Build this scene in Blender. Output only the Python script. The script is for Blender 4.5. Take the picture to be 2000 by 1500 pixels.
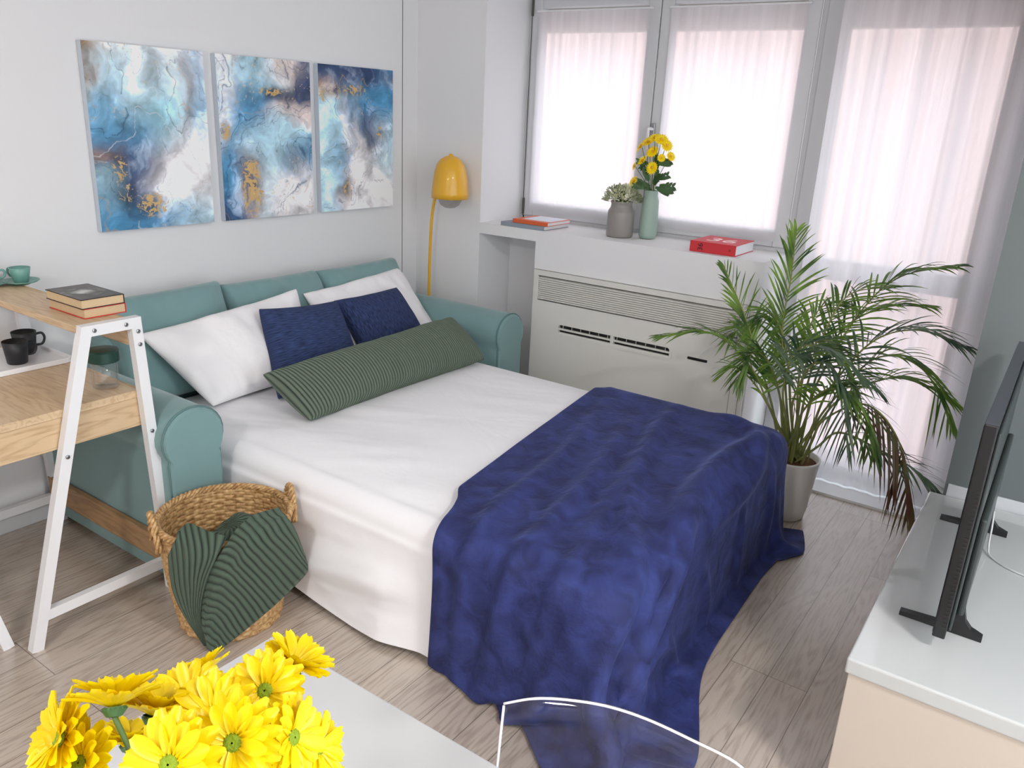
import bpy, bmesh, math, random
import numpy as np
from mathutils import Vector, Matrix

for o in list(bpy.data.objects):
    bpy.data.objects.remove(o, do_unlink=True)
SC = bpy.context.scene
COL = SC.collection
rnd = random.Random(7)

# ------------------------------------------------------------------ camera
def setup_camera():
    f = 1570.53; yaw, p, ro = [math.radians(a) for a in (34.25728691, -18.66123611, 2.79501926)]
    fwd = Vector((math.cos(p)*math.cos(yaw), math.cos(p)*math.sin(yaw), math.sin(p)))
    right = fwd.cross(Vector((0, 0, 1))).normalized(); up = right.cross(fwd)
    r2 = right*math.cos(ro) + up*math.sin(ro); u2 = -right*math.sin(ro) + up*math.cos(ro)
    m = Matrix((( r2.x, u2.x, -fwd.x), (r2.y, u2.y, -fwd.y), (r2.z, u2.z, -fwd.z))).to_4x4()
    m.translation = Vector((-3.58875, -3.17625, 1.65))
    cd = bpy.data.cameras.new('camera'); cam = bpy.data.objects.new('camera', cd); COL.objects.link(cam)
    cam.matrix_world = m
    cd.sensor_width = 36; cd.lens = f/2000*36; cd.clip_start = 0.05; cd.clip_end = 200
    SC.camera = cam
setup_camera()

# ------------------------------------------------------------------ world, lights, exposure
W = bpy.data.worlds.new('world'); SC.world = W; W.use_nodes = True
wn = W.node_tree.nodes; bg = wn['Background']
bg.inputs[0].default_value = (0.88, 0.94, 1.0, 1); bg.inputs[1].default_value = 1.5
SC.view_settings.view_transform = 'Standard'; SC.view_settings.look = 'None'
SC.view_settings.exposure = 1.4; SC.view_settings.gamma = 1; SC.view_settings.use_curve_mapping = False
SC.cycles.use_denoising = True
SC.cycles.max_bounces = 12; SC.cycles.diffuse_bounces = 7; SC.cycles.transparent_max_bounces = 24
SC.cycles.sample_clamp_indirect = 8.0
SC.cycles.caustics_reflective = False; SC.cycles.caustics_refractive = False

def area_light(name, loc, size, power, color, target=(0, 0, -1), parent=None, sy=None):
    l = bpy.data.lights.new(name, 'AREA'); l.energy = power; l.color = color; l.size = size
    if sy: l.shape = 'RECTANGLE'; l.size_y = sy
    o = bpy.data.objects.new(name, l); COL.objects.link(o); o.location = loc
    o.rotation_euler = Vector(target).to_track_quat('-Z', 'Y').to_euler()
    return o
def sun_light():
    l = bpy.data.lights.new('sun', 'SUN'); l.energy = 2.0; l.angle = math.radians(2); l.color = (1, .95, .88)
    o = bpy.data.objects.new('sun', l); COL.objects.link(o); o.location = (8, 6, 12)
    o.rotation_euler = Vector((0.35, -0.5, -0.8)).to_track_quat('-Z', 'Y').to_euler()
sun_light()

# ------------------------------------------------------------------ colour / materials
def lin(c): return tuple(((x/255)/12.92 if x/255 <= .04045 else ((x/255+.055)/1.055)**2.4) for x in c) + (1,)
class NT:
    def __init__(s, name):
        s.m = bpy.data.materials.new(name); s.m.use_nodes = True; s.t = s.m.node_tree; s.t.nodes.clear()
        s.out = s.n('ShaderNodeOutputMaterial')
    def n(s, t, **k):
        x = s.t.nodes.new(t)
        for a, b in k.items(): setattr(x, a, b)
        return x
    def l(s, a, b): s.t.links.new(a, b)
    def v(s, node, **k):
        for a, b in k.items(): node.inputs[a.replace('_', ' ')].default_value = b
        return node
def pbr(name, rgb, rough=.6, metal=0, spec=.5, noise=0, nscale=8, bump=0, bscale=200, bdist=.002, sheen=0, coat=0, subs=0):
    N = NT(name); b = N.n('ShaderNodeBsdfPrincipled'); c = lin(rgb)
    b.inputs['Base Color'].default_value = c; b.inputs['Roughness'].default_value = rough
    b.inputs['Metallic'].default_value = metal; b.inputs['Specular IOR Level'].default_value = spec
    b.inputs['Sheen Weight'].default_value = sheen; b.inputs['Sheen Roughness'].default_value = .5
    b.inputs['Coat Weight'].default_value = coat; b.inputs['Coat Roughness'].default_value = .05
    tc = N.n('ShaderNodeTexCoord')
    if noise:
        t = N.n('ShaderNodeTexNoise'); t.inputs['Scale'].default_value = nscale; t.inputs['Detail'].default_value = 4
        N.l(tc.outputs['Object'], t.inputs['Vector'])
        mx = N.n('ShaderNodeMixRGB'); mx.inputs[1].default_value = tuple(x*(1-noise) for x in c[:3])+(1,)
        mx.inputs[2].default_value = tuple(min(1, x*(1+noise)) for x in c[:3])+(1,)
        N.l(t.outputs[0], mx.inputs[0]); N.l(mx.outputs[0], b.inputs['Base Color'])
    if bump:
        t = N.n('ShaderNodeTexNoise'); t.inputs['Scale'].default_value = bscale; t.inputs['Detail'].default_value = 3
        N.l(tc.outputs['Object'], t.inputs['Vector'])
        bp_ = N.n('ShaderNodeBump'); bp_.inputs['Strength'].default_value = bump; bp_.inputs['Distance'].default_value = bdist
        N.l(t.outputs[0], bp_.inputs['Height']); N.l(bp_.outputs[0], b.inputs['Normal'])
    N.l(b.outputs[0], N.out.inputs[0]); N.b = b
    return N.m
M = {}
M['wall'] = pbr('wall_paint', (226, 225, 226), .85, bump=.15, bscale=60)
M['ceil'] = pbr('ceiling_paint', (232, 231, 230), .9)
M['white'] = pbr('white_lacquer', (186, 186, 187), .35, noise=.02)
M['frame'] = pbr('window_frame_paint', (202, 203, 206), .4)
M['ac'] = pbr('ac_shell', (216, 214, 208), .45)
M['acdark'] = pbr('ac_vent_dark', (30, 29, 28), .5)
M['black'] = pbr('black_plastic', (20, 20, 22), .4, noise=.1, nscale=30)
M['tvback'] = pbr('tv_back', (46, 52, 52), .35)
M['metalw'] = pbr('white_powder_coat', (226, 226, 228), .4)
M['steel'] = pbr('steel', (150, 150, 152), .3, metal=1)
M['steeld'] = pbr('dark_steel', (90, 88, 85), .4, metal=.8)
M['teal'] = pbr('teal_cotton', (116, 148, 148), .9, noise=.06, nscale=5, bump=.3, bscale=500, bdist=.001, sheen=.3)
M['tealseam'] = pbr('teal_piping', (92, 122, 122), .9)
M['sheet'] = pbr('white_cotton_sheet', (238, 237, 240), .85, bump=.2, bscale=12, bdist=.01, sheen=.1)
M['pillow'] = pbr('white_pillow_cotton', (240, 237, 238), .85, bump=.35, bscale=11, bdist=.014, sheen=.1)
M['grey_jar'] = pbr('grey_stoneware', (142, 137, 134), .35, noise=.05)
M['sage'] = pbr('sage_ceramic', (150, 172, 160), .5, noise=.05)
M['cup'] = pbr('mint_ceramic', (112, 160, 150), .3)
M['mug'] = pbr('black_stoneware', (32, 33, 36), .45, noise=.2, nscale=40)
M['tray'] = pbr('white_tray', (236, 236, 238), .25)
M['lid'] = pbr('dark_green_lid', (14, 58, 48), .4)
M['lamp'] = pbr('mustard_enamel', (226, 170, 34), .35, coat=.3)
M['petal'] = pbr('yellow_petal', (250, 222, 8), .55, noise=.06, nscale=30)
M['disc'] = pbr('green_disc', (122, 146, 14), .7, noise=.3, nscale=300, bump=.8, bscale=500, bdist=.002)
M['stem'] = pbr('flower_stem', (74, 98, 46), .6)
M['leafd'] = pbr('dark_leaf', (58, 92, 48), .55, noise=.2, nscale=20)
M['pot'] = pbr('white_plastic_pot', (228, 226, 222), .4)
M['soil'] = pbr('soil', (104, 62, 42), .95, noise=.5, nscale=60, bump=1, bscale=90, bdist=.01)
M['cable'] = pbr('grey_cable', (190, 192, 194), .5)
M['paper'] = pbr('aged_paper', (206, 180, 144), .9, noise=.08, nscale=90)
M['paperw'] = pbr('white_paper', (222, 222, 224), .9)
M['red'] = pbr('red_cloth_cover', (196, 44, 52), .6)
M['redline'] = pbr('bright_red_cover', (206, 38, 34), .5)
M['orange'] = pbr('orange_cover', (214, 96, 52), .5)
M['bluegrey'] = pbr('blue_grey_cover', (136, 146, 158), .6)
M['covert'] = pbr('white_blue_cover', (214, 222, 232), .5, noise=.1, nscale=12)
M['ink'] = pbr('black_ink', (30, 16, 18), .7)
M['pale'] = pbr('pale_print', (246, 214, 214), .6)
M['facade'] = pbr('pink_render', (226, 196, 190), .9, noise=.06, nscale=.6)
M['facade2'] = pbr('pale_render', (232, 224, 222), .9)
M['street'] = pbr('street', (160, 158, 160), .9)

def grad_leaf(name, c1, c2, trans=.35):
    N = NT(name); t = N.n('ShaderNodeTexNoise'); tc = N.n('ShaderNodeTexCoord'); N.l(tc.outputs['Object'], t.inputs['Vector']); t.inputs['Scale'].default_value = 9
    r = N.n('ShaderNodeValToRGB'); r.color_ramp.elements[0].color = lin(c1); r.color_ramp.elements[1].color = lin(c2)
    r.color_ramp.elements[0].position = .35; r.color_ramp.elements[1].position = .65
    N.l(t.outputs[0], r.inputs[0]); b = N.n('ShaderNodeBsdfPrincipled'); b.inputs['Roughness'].default_value = .4
    tr = N.n('ShaderNodeBsdfTranslucent'); mx = N.n('ShaderNodeMixShader'); mx.inputs[0].default_value = trans
    N.l(r.outputs[0], b.inputs['Base Color']); N.l(r.outputs[0], tr.inputs[0]); N.l(b.outputs[0], mx.inputs[1]); N.l(tr.outputs[0], mx.inputs[2]); N.l(mx.outputs[0], N.out.inputs[0])
    return N.m
M['palm'] = grad_leaf('palm_leaf', (70, 104, 50), (134, 168, 72), .45)
M['palmd'] = grad_leaf('palm_leaf_dark', (54, 78, 62), (106, 130, 96))
M['palmb'] = grad_leaf('palm_leaf_dry', (92, 58, 42), (104, 96, 62), .2)
M['palmstem'] = pbr('palm_stem', (132, 138, 78), .6, noise=.25, nscale=14)
M['herb'] = grad_leaf('herb_leaf', (104, 128, 84), (232, 232, 200), .35)
M['petal_t'] = grad_leaf('petal_translucent', (232, 204, 4), (244, 222, 10), .3)

def glass_thin(name, tint=(1, 1, 1), glossy=.08, rough=0.0):
    N = NT(name); tr = N.n('ShaderNodeBsdfTransparent'); tr.inputs[0].default_value = tint+(1,)
    g = N.n('ShaderNodeBsdfGlossy'); g.inputs['Roughness'].default_value = rough
    lw = N.n('ShaderNodeLayerWeight'); lw.inputs[0].default_value = .5
    pw = N.n('ShaderNodeMath', operation='POWER'); pw.inputs[1].default_value = 4; N.l(lw.outputs['Facing'], pw.inputs[0])
    ma = N.n('ShaderNodeMath', operation='MULTIPLY_ADD'); ma.inputs[1].default_value = min(.9, glossy*2); ma.inputs[2].default_value = glossy*.15; N.l(pw.outputs[0], ma.inputs[0])
    mx = N.n('ShaderNodeMixShader'); N.l(ma.outputs[0], mx.inputs[0]); N.l(tr.outputs[0], mx.inputs[1]); N.l(g.outputs[0], mx.inputs[2]); N.l(mx.outputs[0], N.out.inputs[0])
    return N.m
M['pane'] = glass_thin('window_glass', (.97, .98, .98), .15)
M['acrylic'] = glass_thin('clear_acrylic', (.95, .95, .955), .22, .03)
M['acredge'] = pbr('acrylic_edge_lit', (250, 246, 250), .3)  # clear edge painted near-white: window light on it is in the colour
M['jar'] = glass_thin('clear_jar_glass', (.985, .985, .985), .3, .02)
M['bulb'] = glass_thin('smoked_bulb_glass', (.8, .79, .79), .35, .03)

def sheer():
    N = NT('sheer_curtain'); tc = N.n('ShaderNodeTexCoord'); mp = N.n('ShaderNodeMapping'); mp.inputs['Scale'].default_value = (1, 26, .25)
    N.l(tc.outputs['Object'], mp.inputs[0]); t = N.n('ShaderNodeTexNoise'); t.inputs['Scale'].default_value = 1; t.inputs['Detail'].default_value = 3
    N.l(mp.outputs[0], t.inputs[0])
    mr = N.n('ShaderNodeMapRange'); mr.inputs[1].default_value = .3; mr.inputs[2].default_value = .7; mr.inputs[3].default_value = .80; mr.inputs[4].default_value = .97
    N.l(t.outputs[0], mr.inputs[0])
    tr = N.n('ShaderNodeBsdfTransparent'); tr.inputs[0].default_value = (1, 1, 1, 1)
    tl = N.n('ShaderNodeBsdfTranslucent'); tl.inputs[0].default_value = lin((205, 200, 206))
    df = N.n('ShaderNodeBsdfDiffuse'); df.inputs[0].default_value = lin((244, 241, 242))
    m1 = N.n('ShaderNodeMixShader'); m1.inputs[0].default_value = .4; N.l(tl.outputs[0], m1.inputs[1]); N.l(df.outputs[0], m1.inputs[2])
    m2 = N.n('ShaderNodeMixShader'); N.l(mr.outputs[0], m2.inputs[0]); N.l(tr.outputs[0], m2.inputs[1]); N.l(m1.outputs[0], m2.inputs[2])
    N.l(m2.outputs[0], N.out.inputs[0]); return N.m
M['sheer'] = sheer()
def hem():
    N = NT('curtain_hem'); tr = N.n('ShaderNodeBsdfTransparent'); tl = N.n('ShaderNodeBsdfTranslucent'); tl.inputs[0].default_value = lin((200, 197, 202))
    df = N.n('ShaderNodeBsdfDiffuse'); df.inputs[0].default_value = lin((240, 238, 240))
    m1 = N.n('ShaderNodeMixShader'); m1.inputs[0].default_value = .55; N.l(tl.outputs[0], m1.inputs[1]); N.l(df.outputs[0], m1.inputs[2])
    m2 = N.n('ShaderNodeMixShader'); m2.inputs[0].default_value = .8; N.l(tr.outputs[0], m2.inputs[1]); N.l(m1.outputs[0], m2.inputs[2]); N.l(m2.outputs[0], N.out.inputs[0]); return N.m
M['hem'] = hem()

def wood(name, c1, c2, scale=(3, 40, 40), rough=.5, planks=None):
    N = NT(name); tc = N.n('ShaderNodeTexCoord'); b = N.n('ShaderNodeBsdfPrincipled'); b.inputs['Roughness'].default_value = rough
    mp = N.n('ShaderNodeMapping'); mp.inputs['Scale'].default_value = scale; N.l(tc.outputs['Object'], mp.inputs[0])
    off = mp.outputs[0]
    if planks:
        br = N.n('ShaderNodeTexBrick'); br.offset = .37; br.offset_frequency = 3; br.squash = 1
        for k, v in (('Scale', 1), ('Mortar Size', .0012), ('Mortar Smooth', .1), ('Bias', 0), ('Brick Width', 1.35), ('Row Height', .122)): br.inputs[k].default_value = v
        br.inputs['Color1'].default_value = (0, 0, 0, 1); br.inputs['Color2'].default_value = (1, 1, 1, 1); br.inputs['Mortar'].default_value = (.5, .5, .5, 1)
        N.l(tc.outputs['Object'], br.inputs['Vector'])
        ad = N.n('ShaderNodeVectorMath', operation='MULTIPLY_ADD'); ad.inputs[1].default_value = (7, 3, 5)
        N.l(br.outputs[0], ad.inputs[0]); N.l(mp.outputs[0], ad.inputs[2]); off = ad.outputs[0]
    n1 = N.n('ShaderNodeTexNoise'); n1.inputs['Scale'].default_value = 1; n1.inputs['Detail'].default_value = 2; n1.inputs['Roughness'].default_value = .45; N.l(off, n1.inputs['Vector'])
    # contour rings of a slow noise give the cathedral grain
    mul = N.n('ShaderNodeMath', operation='MULTIPLY'); mul.inputs[1].default_value = 22; N.l(n1.outputs[0], mul.inputs[0])
    fr = N.n('ShaderNodeMath', operation='PINGPONG'); fr.inputs[1].default_value = 1; N.l(mul.outputs[0], fr.inputs[0])
    n2 = N.n('ShaderNodeTexNoise'); n2.inputs['Scale'].default_value = 9; n2.inputs['Detail'].default_value = 4; N.l(off, n2.inputs['Vector'])
    mx = N.n('ShaderNodeMath', operation='MULTIPLY_ADD'); mx.inputs[1].default_value = .45; N.l(fr.outputs[0], mx.inputs[0]); N.l(n2.outputs[0], mx.inputs[2])
    r = N.n('ShaderNodeValToRGB'); r.color_ramp.elements[0].color = lin(c2); r.color_ramp.elements[1].color = lin(c1); r.color_ramp.elements[0].position = .3; r.color_ramp.elements[1].position = .8
    N.l(mx.outputs[0], r.inputs[0]); col = r.outputs[0]
    if planks:
        tn = N.n('ShaderNodeMixRGB', blend_type='MULTIPLY'); tn.inputs[0].default_value = 1
        r2 = N.n('ShaderNodeValToRGB'); r2.color_ramp.elements[0].color = (.86, .86, .86, 1); r2.color_ramp.elements[1].color = (1.0, .99, .98, 1); N.l(br.outputs[0], r2.inputs[0])
        N.l(col, tn.inputs[1]); N.l(r2.outputs[0], tn.inputs[2])
        t2 = N.n('ShaderNodeMixRGB', blend_type='MIX'); t2.inputs[2].default_value = lin((112, 100, 90)); N.l(br.outputs['Fac'], t2.inputs[0]); N.l(tn.outputs[0], t2.inputs[1]); col = t2.outputs[0]
        bp_ = N.n('ShaderNodeBump'); bp_.inputs['Strength'].default_value = .25; bp_.inputs['Distance'].default_value = .002; N.l(mx.outputs[0], bp_.inputs['Height']); N.l(bp_.outputs[0], b.inputs['Normal'])
    if planks: b.inputs['Specular IOR Level'].default_value = .9; b.inputs['Coat Weight'].default_value = .5; b.inputs['Coat Roughness'].default_value = .22
    N.l(col, b.inputs['Base Color']); N.l(b.outputs[0], N.out.inputs[0]); return N.m
M['floor'] = wood('oak_floor', (194, 180, 167), (160, 145, 132), (1.5, 15, 1), .25, planks=True)
M['desk'] = wood('desk_oak', (206, 180, 146), (182, 152, 118), (14, 1.8, 14), .45)
M['deskx'] = wood('desk_oak_front', (206, 178, 142), (176, 144, 108), (1.8, 14, 14), .45)
M['deskd'] = wood('desk_oak_stretcher', (170, 136, 98), (138, 106, 74), (9, 1.6, 9), .5)

def weave_mat(name, ca, cb, sx, sy, bump=.5):
    N = NT(name); uv = N.n('ShaderNodeUVMap'); mp = N.n('ShaderNodeMapping'); mp.inputs['Scale'].default_value = (sx, sy, 1); N.l(uv.outputs[0], mp.inputs[0])
    t = N.n('ShaderNodeTexNoise'); t.inputs['Scale'].default_value = 1; t.inputs['Detail'].default_value = 4; N.l(mp.outputs[0], t.inputs[0])
    r = N.n('ShaderNodeValToRGB'); r.color_ramp.elements[0].color = lin(ca); r.color_ramp.elements[1].color = lin(cb); r.color_ramp.elements[0].position = .35; r.color_ramp.elements[1].position = .68
    N.l(t.outputs[0], r.inputs[0]); b = N.n('ShaderNodeBsdfPrincipled'); b.inputs['Roughness'].default_value = .9; N.l(r.outputs[0], b.inputs['Base Color'])
    bp_ = N.n('ShaderNodeBump'); bp_.inputs['Strength'].default_value = bump; bp_.inputs['Distance'].default_value = .003; N.l(t.outputs[0], bp_.inputs['Height']); N.l(bp_.outputs[0], b.inputs['Normal'])
    N.l(b.outputs[0], N.out.inputs[0]); return N.m
M['navyc'] = weave_mat('navy_chenille', (22, 30, 62), (54, 74, 120), 10, 130)
M['navyc2'] = weave_mat('navy_chenille_upright', (20, 28, 60), (50, 68, 114), 110, 12)
def cord_mat(name, c1, c2, n, strength=1.0):
    N = NT(name); uv = N.n('ShaderNodeUVMap'); sp = N.n('ShaderNodeSeparateXYZ'); N.l(uv.outputs[0], sp.inputs[0])
    m = N.n('ShaderNodeMath', operation='MULTIPLY'); m.inputs[1].default_value = n*math.pi; N.l(sp.outputs[0], m.inputs[0])
    s = N.n('ShaderNodeMath', operation='SINE'); N.l(m.outputs[0], s.inputs[0]); a = N.n('ShaderNodeMath', operation='ABSOLUTE'); N.l(s.outputs[0], a.inputs[0])
    p = N.n('ShaderNodeMath', operation='POWER'); p.inputs[1].default_value = .6; N.l(a.outputs[0], p.inputs[0])
    r = N.n('ShaderNodeValToRGB'); r.color_ramp.elements[0].color = lin(c1); r.color_ramp.elements[1].color = lin(c2); r.color_ramp.elements[0].position = .25; r.color_ramp.elements[1].position = .95
    N.l(p.outputs[0], r.inputs[0]); b = N.n('ShaderNodeBsdfPrincipled'); b.inputs['Roughness'].default_value = .95; b.inputs['Sheen Weight'].default_value = .35
    b.inputs['Sheen Tint'].default_value = lin((150, 170, 150)); N.l(r.outputs[0], b.inputs['Base Color'])
    bp_ = N.n('ShaderNodeBump'); bp_.inputs['Strength'].default_value = strength; bp_.inputs['Distance'].default_value = .006; N.l(p.outputs[0], bp_.inputs['Height']); N.l(bp_.outputs[0], b.inputs['Normal'])
    N.l(b.outputs[0], N.out.inputs[0]); return N.m
M['cordb'] = cord_mat('green_corduroy', (36, 45, 36), (100, 111, 96), 72)
M['cordt'] = cord_mat('dark_green_knit', (20, 31, 24), (76, 92, 78), 23)
M['cordl'] = cord_mat('dark_green_knit_fold', (20, 31, 24), (76, 92, 78), 9)
def fleece():
    N = NT('navy_fleece'); tc = N.n('ShaderNodeTexCoord'); t = N.n('ShaderNodeTexNoise'); t.inputs['Scale'].default_value = 13; t.inputs['Detail'].default_value = 7; t.inputs['Distortion'].default_value = .5
    N.l(tc.outputs['Object'], t.inputs[0]); r = N.n('ShaderNodeValToRGB'); r.color_ramp.elements[0].color = lin((22, 29, 78)); r.color_ramp.elements[1].color = lin((46, 58, 120)); r.color_ramp.elements[0].position = .35; r.color_ramp.elements[1].position = .7
    N.l(t.outputs[0], r.inputs[0]); b = N.n('ShaderNodeBsdfPrincipled'); b.inputs['Roughness'].default_value = .8; b.inputs['Sheen Weight'].default_value = .45; b.inputs['Sheen Roughness'].default_value = .3
    b.inputs['Sheen Tint'].default_value = lin((130, 145, 205)); N.l(r.outputs[0], b.inputs['Base Color'])
    t2 = N.n('ShaderNodeTexNoise'); t2.inputs['Scale'].default_value = 90; t2.inputs['Detail'].default_value = 3; N.l(tc.outputs['Object'], t2.inputs[0])
    b1 = N.n('ShaderNodeBump'); b1.inputs['Strength'].default_value = .35; b1.inputs['Distance'].default_value = .004; N.l(t2.outputs[0], b1.inputs['Height'])
    b2 = N.n('ShaderNodeBump'); b2.inputs['Strength'].default_value = .4; b2.inputs['Distance'].default_value = .02; N.l(t.outputs[0], b2.inputs['Height']); N.l(b1.outputs[0], b2.inputs['Normal'])
    N.l(b2.outputs[0], b.inputs['Normal']); N.l(b.outputs[0], N.out.inputs[0]); return N.m
M['fleece'] = fleece()
def wicker():
    N = NT('wicker'); tc = N.n('ShaderNodeTexCoord'); t = N.n('ShaderNodeTexNoise'); t.inputs['Scale'].default_value = 70; N.l(tc.outputs['Object'], t.inputs[0])
    r = N.n('ShaderNodeValToRGB'); r.color_ramp.elements[0].color = lin((150, 108, 62)); r.color_ramp.elements[1].color = lin((212, 176, 124)); r.color_ramp.elements[0].position = .3; r.color_ramp.elements[1].position = .7
    N.l(t.outputs[0], r.inputs[0]); b = N.n('ShaderNodeBsdfPrincipled'); b.inputs['Roughness'].default_value = .5; N.l(r.outputs[0], b.inputs['Base Color']); N.l(b.outputs[0], N.out.inputs[0]); return N.m
M['wicker'] = wicker()
def vcol(name, rough=.6):
    N = NT(name); a = N.n('ShaderNodeVertexColor'); a.layer_name = 'paint'; b = N.n('ShaderNodeBsdfPrincipled'); b.inputs['Roughness'].default_value = rough
    N.l(a.outputs[0], b.inputs['Base Color']); N.l(b.outputs[0], N.out.inputs[0]); return N.m
M['canvas'] = vcol('painted_canvas'); M['cover'] = vcol('printed_cover', .45)
def glowmat(name, c, s):
    N = NT(name); e = N.n('ShaderNodeEmission'); e.inputs[0].default_value = c; e.inputs[1].default_value = s; N.l(e.outputs[0], N.out.inputs[0]); return N.m
M['fillglow'] = glowmat('fill_lamp_glow', (1, .95, .9, 1), 6)  # glow of the added fill lamps' diffusers

# ------------------------------------------------------------------ building helpers
def tag(o, label=None, cat=None, group=None, kind=None):
    if label: o['label'] = label
    if cat: o['category'] = cat
    if group: o['group'] = group
    if kind: o['kind'] = kind
    return o
def empty(name, loc, label=None, cat=None, group=None, kind=None):
    o = bpy.data.objects.new(name, None); COL.objects.link(o); o.location = loc
    return tag(o, label, cat, group, kind)
def obj(name, bm, mat, parent=None, smooth=False, mods=None, uv=None):
    """link a bmesh as ONE object; bm is in world coordinates, parents sit unrotated"""
    me = bpy.data.meshes.new(name)
    if isinstance(bm, tuple):
        me.from_pydata(bm[0], [], bm[1])
        if uv is not None:
            l = me.uv_layers.new(name='UVMap'); l.data.foreach_set('uv', np.asarray(uv, 'f').ravel())
    else:
        bmesh.ops.recalc_face_normals(bm, faces=bm.faces); bm.to_mesh(me); bm.free()
    me.materials.append(mat if not isinstance(mat, str) else M[mat])
    if smooth: me.polygons.foreach_set('use_smooth', [True]*len(me.polygons))
    o = bpy.data.objects.new(name, me); COL.objects.link(o)
    if parent:
        o.parent = parent
        off = Vector(parent.location); q = parent.parent
        while q: off += Vector(q.location); q = q.parent
        if off.length: me.transform(Matrix.Translation(-off))
    for m in (mods or []):
        md = o.modifiers.new(m[0], m[0])
        for k, v in m[1].items(): setattr(md, k, v)
    me.update()
    return o
def BM(): return bmesh.new()
def box(bm, x0, x1, y0, y1, z0, z1, bev=0, seg=2):
    r = bmesh.ops.create_cube(bm, size=1); vs = r['verts']
    for v in vs: v.co = Vector(((x0+x1)/2 + v.co.x*(x1-x0), (y0+y1)/2 + v.co.y*(y1-y0), (z0+z1)/2 + v.co.z*(z1-z0)))
    if bev: bmesh.ops.bevel(bm, geom=list({e for v in vs for e in v.link_edges}), offset=bev, segments=seg, affect='EDGES', profile=.5)
    return bm
def boxo(name, mat, x0, x1, y0, y1, z0, z1, bev=0, parent=None, kind=None):
    bm = BM(); box(bm, x0, x1, y0, y1, z0, z1, bev); o = obj(name, bm, mat, parent)
    if kind: o['kind'] = kind
    return o
def frames(pts):
    pts = [Vector(p) for p in pts]; T = []
    for i in range(len(pts)):
        a = pts[max(i-1, 0)]; b = pts[min(i+1, len(pts)-1)]; T.append((b-a).normalized())
    n = T[0].orthogonal().normalized(); out = []
    for i, t in enumerate(T):
        n = (n - t*n.dot(t)); n = n.normalized() if n.length > 1e-6 else t.orthogonal().normalized()
        out.append((pts[i], t, n, t.cross(n)))
    return out
def tube(bm, pts, r, n=8, closed=False, cap=True, flat=1):
    fr = frames(pts); rings = []
    for i, (p, t, a, b) in enumerate(fr):
        rr = r[i] if isinstance(r, (list, tuple)) else r
        rings.append([bm.verts.new(p + a*math.cos(2*math.pi*k/n)*rr + b*math.sin(2*math.pi*k/n)*rr*flat) for k in range(n)])
    m = len(rings)
    for i in range(m if closed else m-1):
        A, B = rings[i], rings[(i+1) % m]
        for k in range(n): bm.faces.new((A[k], A[(k+1) % n], B[(k+1) % n], B[k]))
    if cap and not closed: bm.faces.new(rings[0][::-1]); bm.faces.new(rings[-1])
    return bm
def bar(bm, p0, p1, w, d, axis=(0, 1, 0)):
    """rectangular bar between two points: width w in-plane, depth d along axis"""
    p0, p1, ax = Vector(p0), Vector(p1), Vector(axis).normalized(); t = (p1-p0).normalized(); s = t.cross(ax).normalized()
    c = [[bm.verts.new(p + s*w/2*a + ax*d/2*b) for a, b in ((-1, -1), (1, -1), (1, 1), (-1, 1))] for p in (p0, p1)]
    bm.faces.new(c[0][::-1]); bm.faces.new(c[1])
    for k in range(4): bm.faces.new((c[0][k], c[0][(k+1) % 4], c[1][(k+1) % 4], c[1][k]))
    return bm
def lathe(bm, prof, c=(0, 0, 0), n=40, capb=True, capt=False, axis=None):
    c = Vector(c); R = Vector((0, 0, 1)).rotation_difference(Vector(axis)).to_matrix() if axis else Matrix.Identity(3)
    rings = [[bm.verts.new(c + R @ Vector((r*math.cos(2*math.pi*k/n), r*math.sin(2*math.pi*k/n), z))) for k in range(n)] for r, z in prof]
    for A, B in zip(rings, rings[1:]):
        for k in range(n): bm.faces.new((A[k], A[(k+1) % n], B[(k+1) % n], B[k]))
    if capb: bm.faces.new(rings[0][::-1])
    if capt: bm.faces.new(rings[-1])
    return bm
def bez(pts, n=24):
    """Catmull-Rom through the points"""
    P = [Vector(p) for p in pts]; P = [P[0]*2-P[1]] + P + [P[-1]*2-P[-2]]; out = []; m = len(P)-3
    for i in range(n+1):
        t = i/n*m; k = min(int(t), m-1); u = t-k; a, b, c, d = P[k:k+4]
        out.append(.5*((2*b) + (c-a)*u + (2*a-5*b+4*c-d)*u*u + (3*b-a-3*c+d)*u**3))
    return out
def gridmesh(X, closed_u=False):
    """X: (nu, nv, 3) -> verts, faces, per-loop uv"""
    nu, nv = X.shape[:2]; V = [tuple(p) for p in X.reshape(-1, 3)]; F = []; UV = []
    for i in range(nu-1+(1 if closed_u else 0)):
        i2 = (i+1) % nu
        for j in range(nv-1):
            F.append((i*nv+j, i2*nv+j, i2*nv+j+1, i*nv+j+1))
            u0, u1, v0, v1 = i/(nu-1), (i+1)/(nu-1), j/(nv-1), (j+1)/(nv-1)
            UV += [(u0, v0), (u1, v0), (u1, v1), (u0, v1)]
    return (V, F), UV
def prism(bm, outline, h0, h1, axis=2):
    def P(a, b, h): return {2: (a, b, h), 1: (a, h, b), 0: (h, a, b)}[axis]
    A = [bm.verts.new(P(a, b, h0)) for a, b in outline]; B = [bm.verts.new(P(a, b, h1)) for a, b in outline]
    bm.faces.new(A[::-1]); bm.faces.new(B); n = len(A)
    for k in range(n): bm.faces.new((A[k], A[(k+1) % n], B[(k+1) % n], B[k]))
    return bm
def rrect(x0, x1, y0, y1, r, n=6):
    out = []
    for cx, cy, a0 in ((x1-r, y1-r, 0), (x0+r, y1-r, 90), (x0+r, y0+r, 180), (x1-r, y0+r, 270)):
        for k in range(n+1):
            a = math.radians(a0+90*k/n); out.append((cx+r*math.cos(a), cy+r*math.sin(a)))
    return out
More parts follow.
